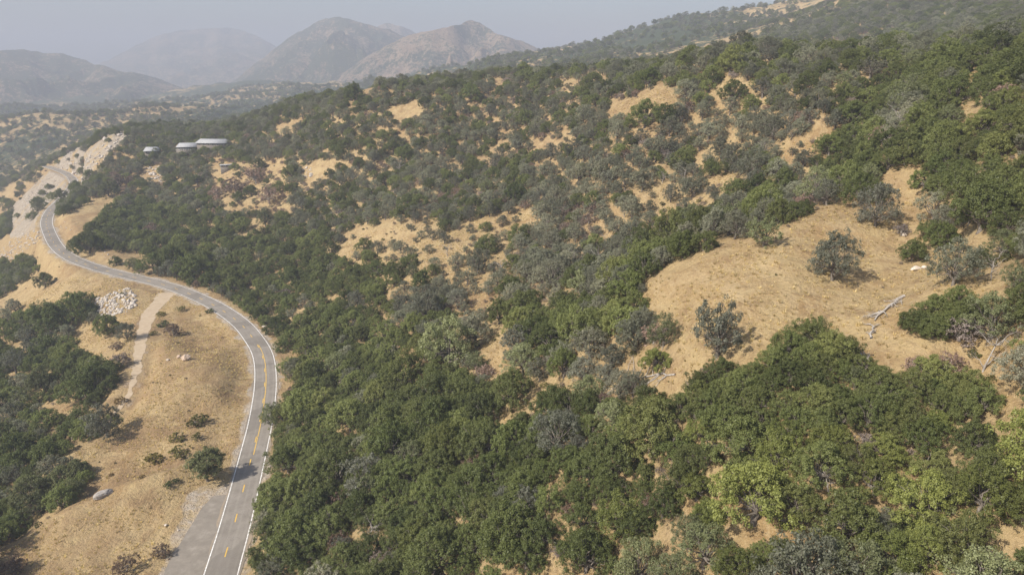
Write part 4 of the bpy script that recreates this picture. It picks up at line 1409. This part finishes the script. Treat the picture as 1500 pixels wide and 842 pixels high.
# ------------------------------------------------------------------ fallen trees
def fallen(px0, py0, px1, py1, rad, nb, label, name='fallen_log', seed=1, spread=1.0):
    r = np.random.default_rng(seed)
    X, Y_, Z_, t_ = ground([px0, px1], [py0, py1])
    a = np.array([X[0], Y_[0]]); b = np.array([X[1], Y_[1]])
    L = np.linalg.norm(b - a); d = (b - a) / L; nn_ = np.array([-d[1], d[0]])
    on = lambda q, h: np.array([q[0], q[1], float(hz(q[0], q[1])) + h])
    c0 = on(a, 0)
    root = tag(add(name, None, None, tuple(c0)), label, 'fallen tree')
    g_ = Geo()
    ks = np.linspace(0, 1, 8)
    path = np.array([on(a + d * L * k + nn_ * r.normal(0, .12), rad * .9 + .12 * math.sin(k * 3)) for k in ks])
    g_.add(*tube(path - c0, np.linspace(rad, rad * .35, 8), 7))
    o1 = add('trunk', g_.mesh('fallen_trunk', M['deadwood'], True), root)
    g_ = Geo()
    for k in range(nb):
        j = int(r.integers(1, 8)); s_ = path[j]; sg = 1 if k % 2 else -1
        l_ = L * r.uniform(.18, .42) * spread
        dirn = d * r.uniform(.3, 1.0) + nn_ * sg * r.uniform(.3, .9)
        pp = [s_]
        for m_ in range(1, 5):
            q = s_[:2] + dirn * l_ * m_ / 4 + r.normal(0, l_ * .05, 2)
            pp.append(on(q, .15 + abs(r.normal(0, .35)) * rad * 3))
        pp = np.array(pp)
        g_.add(*tube(pp - c0, np.linspace(rad * .42, rad * .12, 5), 5))
        for _ in range(4):
            s2 = pp[int(r.integers(1, 5))]; d2_ = unit(np.append(dirn, .25) + r.normal(0, .6, 3)); l2 = l_ * r.uniform(.2, .5)
            e2 = s2 + d2_ * l2; e2[2] = max(e2[2], float(hz(e2[0], e2[1])) + .05)
            g_.add(*tube(np.array([s2, (s2 + e2) / 2 + r.normal(0, .05, 3), e2]) - c0, [rad * .16, rad * .1, rad * .05], 4))
    add('branches', g_.mesh('fallen_branches', M['deadwood'], True), root)


fallen(1322, 436, 1281, 471, .28, 11, 'long bleached fallen tree lying across the open field', seed=3)
fallen(1275, 497, 1278, 478, .20, 6, 'short bleached limb on the field below the long fallen tree', seed=4)
fallen(1274, 532, 1256, 517, .24, 7, 'grey fallen branches against the green clump at the field edge', seed=5)
fallen(990, 548, 915, 556, .18, 18, 'sprawling bleached dead branches below the small bright oak', seed=6, spread=1.3)
fallen(740, 640, 722, 632, .22, 8, 'bleached dead branches in the bare gully above the dense canopy', seed=7)
fallen(1400, 452, 1385, 470, .22, 8, 'grey fallen limb among the clump beside the dead grey tree', seed=8)
fallen(1420, 235, 1402, 214, .28, 6, 'bleached fallen trunk beside the ravine in the high green wood', seed=9)

# ------------------------------------------------------------------ ranch houses on the far spur
b_ = NB('pale_metal_roof'); p_ = b_.node('ShaderNodeTexCoord').outputs['Object']; na = b_.noise(p_, 1.5, 4, .6)
M['roof'] = b_.finish(b_.ramp(na, [(.35, (.28, .285, .295)), (.65, (.36, .365, .375))]), .7, na, .1, .02, .2)
b_ = NB('cream_wall'); p_ = b_.node('ShaderNodeTexCoord').outputs['Object']; na = b_.noise(p_, 2.0, 4, .6)
M['wall'] = b_.finish(b_.ramp(na, [(.35, (.15, .13, .11)), (.65, (.21, .185, .16))]), .9)
b_ = NB('window_glass'); M['glass'] = b_.finish((.03, .035, .045), .15, spec=.5)
b_ = NB('white_trim'); M['trim'] = b_.finish((.70, .69, .66), .6)


def box(g_, x0, x1, y0, y1, z0, z1):
    V = np.array([(x, y, z) for x in (x0, x1) for y in (y0, y1) for z in (z0, z1)], float)
    g_.add(V, np.array([(0, 1, 3, 2), (4, 6, 7, 5), (0, 4, 5, 1), (2, 3, 7, 6), (0, 2, 6, 4), (1, 5, 7, 3)]))


def house(px, py, W_, D_, Hh, rot, label, ridge=2.9, eave=.9, nwin=4, terrace=False, deck=3.0):
    X, Y_, Z_, t_ = ground(px, py)
    zg = max(float(hz(X[0] + a, Y_[0] + b)) for a in (-W_ / 2, 0, W_ / 2) for b in (-D_ / 2, D_ / 2))
    root = tag(add('house', None, None, (X[0], Y_[0], zg), (0, 0, rot)), label, 'house')
    g_ = Geo(); box(g_, -W_ / 2, W_ / 2, -D_ / 2, D_ / 2, -5.0, Hh)
    wall_ = add('wall', g_.mesh('house_wall', M['wall']), root)
    g_ = Geo(); e = eave
    xs = (-W_ / 2 - e, W_ / 2 + e); ys = (-D_ / 2 - e, D_ / 2 + e); ri = min(D_ / 2, W_ / 2) * .35
    V = np.array([(xs[0], ys[0], Hh), (xs[1], ys[0], Hh), (xs[1], ys[1], Hh), (xs[0], ys[1], Hh), (xs[0] + ri, 0, Hh + ridge), (xs[1] - ri, 0, Hh + ridge),
                  (xs[0], ys[0], Hh - .25), (xs[1], ys[0], Hh - .25), (xs[1], ys[1], Hh - .25), (xs[0], ys[1], Hh - .25)], float)
    V[:, 2] += .02
    quads = np.array([(0, 1, 5, 4), (2, 3, 4, 5), (6, 7, 1, 0), (7, 8, 2, 1), (8, 9, 3, 2), (9, 6, 0, 3), (9, 8, 7, 6)])
    g_.add(V, quads)
    tri = np.array([(1, 2, 5), (3, 0, 4)])
    add('roof', mesh_from('house_roof', np.concatenate(g_.v), [np.concatenate(g_.f), tri], M['roof']), root)
    for k in range(nwin):
        wx = -W_ / 2 + (k + .5) * W_ / nwin
        g_ = Geo(); box(g_, wx - .9, wx + .9, -D_ / 2 - .06, -D_ / 2 + .02, .9, 2.2)
        wn_ = add('window', g_.mesh('window_frame', M['trim']), root)
        g_ = Geo(); box(g_, wx - .78, wx + .78, -D_ / 2 - .085, -D_ / 2 - .03, 1.02, 2.08)
        add('pane', g_.mesh('window_pane', M['glass']), wn_)
    if terrace:
        g_ = Geo(); box(g_, -W_ / 2 - .3, W_ / 2 * .5, -D_ / 2 - deck, -D_ / 2 - .1, -4.0, -.1)
        dk = add('terrace', g_.mesh('house_terrace', M['wall']), root)
        g_ = Geo()
        for k in range(9):
            x_ = -W_ / 2 - .3 + k * (W_ * .75 + .2) / 8
            box(g_, x_ - .12, x_ + .12, -D_ / 2 - deck + .05, -D_ / 2 - deck + .29, -.1, .85)
        box(g_, -W_ / 2 - .3, W_ / 2 * .5, -D_ / 2 - deck, -D_ / 2 - deck + .34, .853, 1.0)
        add('railing', g_.mesh('terrace_railing', M['trim']), dk)


house(277, 224, 15, 10, 2.5, .18, 'ranch house with hipped pale roof and a white terrace on the far spur', terrace=True)
house(314, 219, 24, 10, 2.5, -.10, 'long low house with pale roof, immediately right of the one with the terrace', nwin=6)
house(224, 228, 10, 9, 2.5, .25, 'small pale-roofed house among oaks, leftmost of the far houses', nwin=3)
house(333, 250, 9, 3.0, 2.3, .35, 'narrow white-roofed trailer home below the long low house', ridge=.35, eave=.3, nwin=3)
print('extras', round(time.time() - T0, 1))


# ------------------------------------------------------------------ air, light, camera
hb = NB('smoky_haze'); pv = hb.node('ShaderNodeVolumePrincipled')
pv.inputs['Color'].default_value = (HAZE_C[0], HAZE_C[1], HAZE_C[2], 1); pv.inputs['Density'].default_value = HAZE_D
pv.inputs['Density Attribute'].default_value = ''; pv.inputs['Anisotropy'].default_value = .0
ho = hb.node('ShaderNodeOutputMaterial'); hb.link(pv.outputs[0], ho.inputs['Volume'])
zlo = float(GZ.min()) - 1.0
hx0, hx1, hy0, hy1, hz1 = -11300.0, 10800.0, -250.0, 11500.0, 480.0
hv = np.array([(x, y, z) for x in (hx0, hx1) for y in (hy0, hy1) for z in (zlo - 20, hz1)])
hf = np.array([(0, 1, 3, 2), (4, 6, 7, 5), (0, 4, 5, 1), (2, 3, 7, 6), (0, 2, 6, 4), (1, 5, 7, 3)])
tag(add('haze', mesh_from('haze', hv, hf, hb.m)), 'pale wildfire smoke haze filling the valley', None, None, 'stuff')

w = bpy.data.worlds.new('World'); sc.world = w; w.use_nodes = True
wn = w.node_tree.nodes; wl_ = w.node_tree.links; wn.clear()
sky = wn.new('ShaderNodeTexSky'); sky.sky_type = 'NISHITA'; sky.sun_disc = False
SUN_EL = math.radians(43); ldir = Vector((.84, .54, 0)).normalized()       # horizontal direction the light travels
sky.sun_elevation = SUN_EL
sdir = -ldir                                                                # towards the sun
sky.sun_rotation = math.atan2(sdir.x, sdir.y)
sky.air_density = 1.0; sky.dust_density = 4.0; sky.ozone_density = 1.0; sky.altitude = 600
bg = wn.new('ShaderNodeBackground'); bg.inputs[1].default_value = SKY_S
wo = wn.new('ShaderNodeOutputWorld'); wl_.new(sky.outputs[0], bg.inputs[0]); wl_.new(bg.outputs[0], wo.inputs[0])
sl = bpy.data.lights.new('sun', 'SUN'); sl.energy = SUN_S; sl.angle = math.radians(.6); sl.color = (1.0, .93, .82)
so = bpy.data.objects.new('sun', sl); col.objects.link(so)
trav = Vector((ldir.x * math.cos(SUN_EL), ldir.y * math.cos(SUN_EL), -math.sin(SUN_EL)))
so.rotation_euler = trav.to_track_quat('-Z', 'Y').to_euler()
so.location = (0, 0, 300)

cd = bpy.data.cameras.new('camera'); cd.sensor_width = 36.0; cd.lens = F / 1500 * 36; cd.clip_start = 1.0; cd.clip_end = 30000
co = bpy.data.objects.new('camera', cd); col.objects.link(co)
co.location = (0, 0, CAMZ); co.rotation_euler = (math.pi / 2 - PITCH, 0, 0)
sc.camera = co
sc.view_settings.view_transform = 'Standard'; sc.view_settings.look = 'None'; sc.view_settings.exposure = EXPO; sc.view_settings.gamma = 1
sc.view_settings.use_curve_mapping = False
sc.cycles.max_bounces = 6; sc.cycles.diffuse_bounces = 3; sc.cycles.transmission_bounces = 3; sc.cycles.volume_bounces = 1
sc.cycles.use_denoising = True
print('script', round(time.time() - T0, 1))
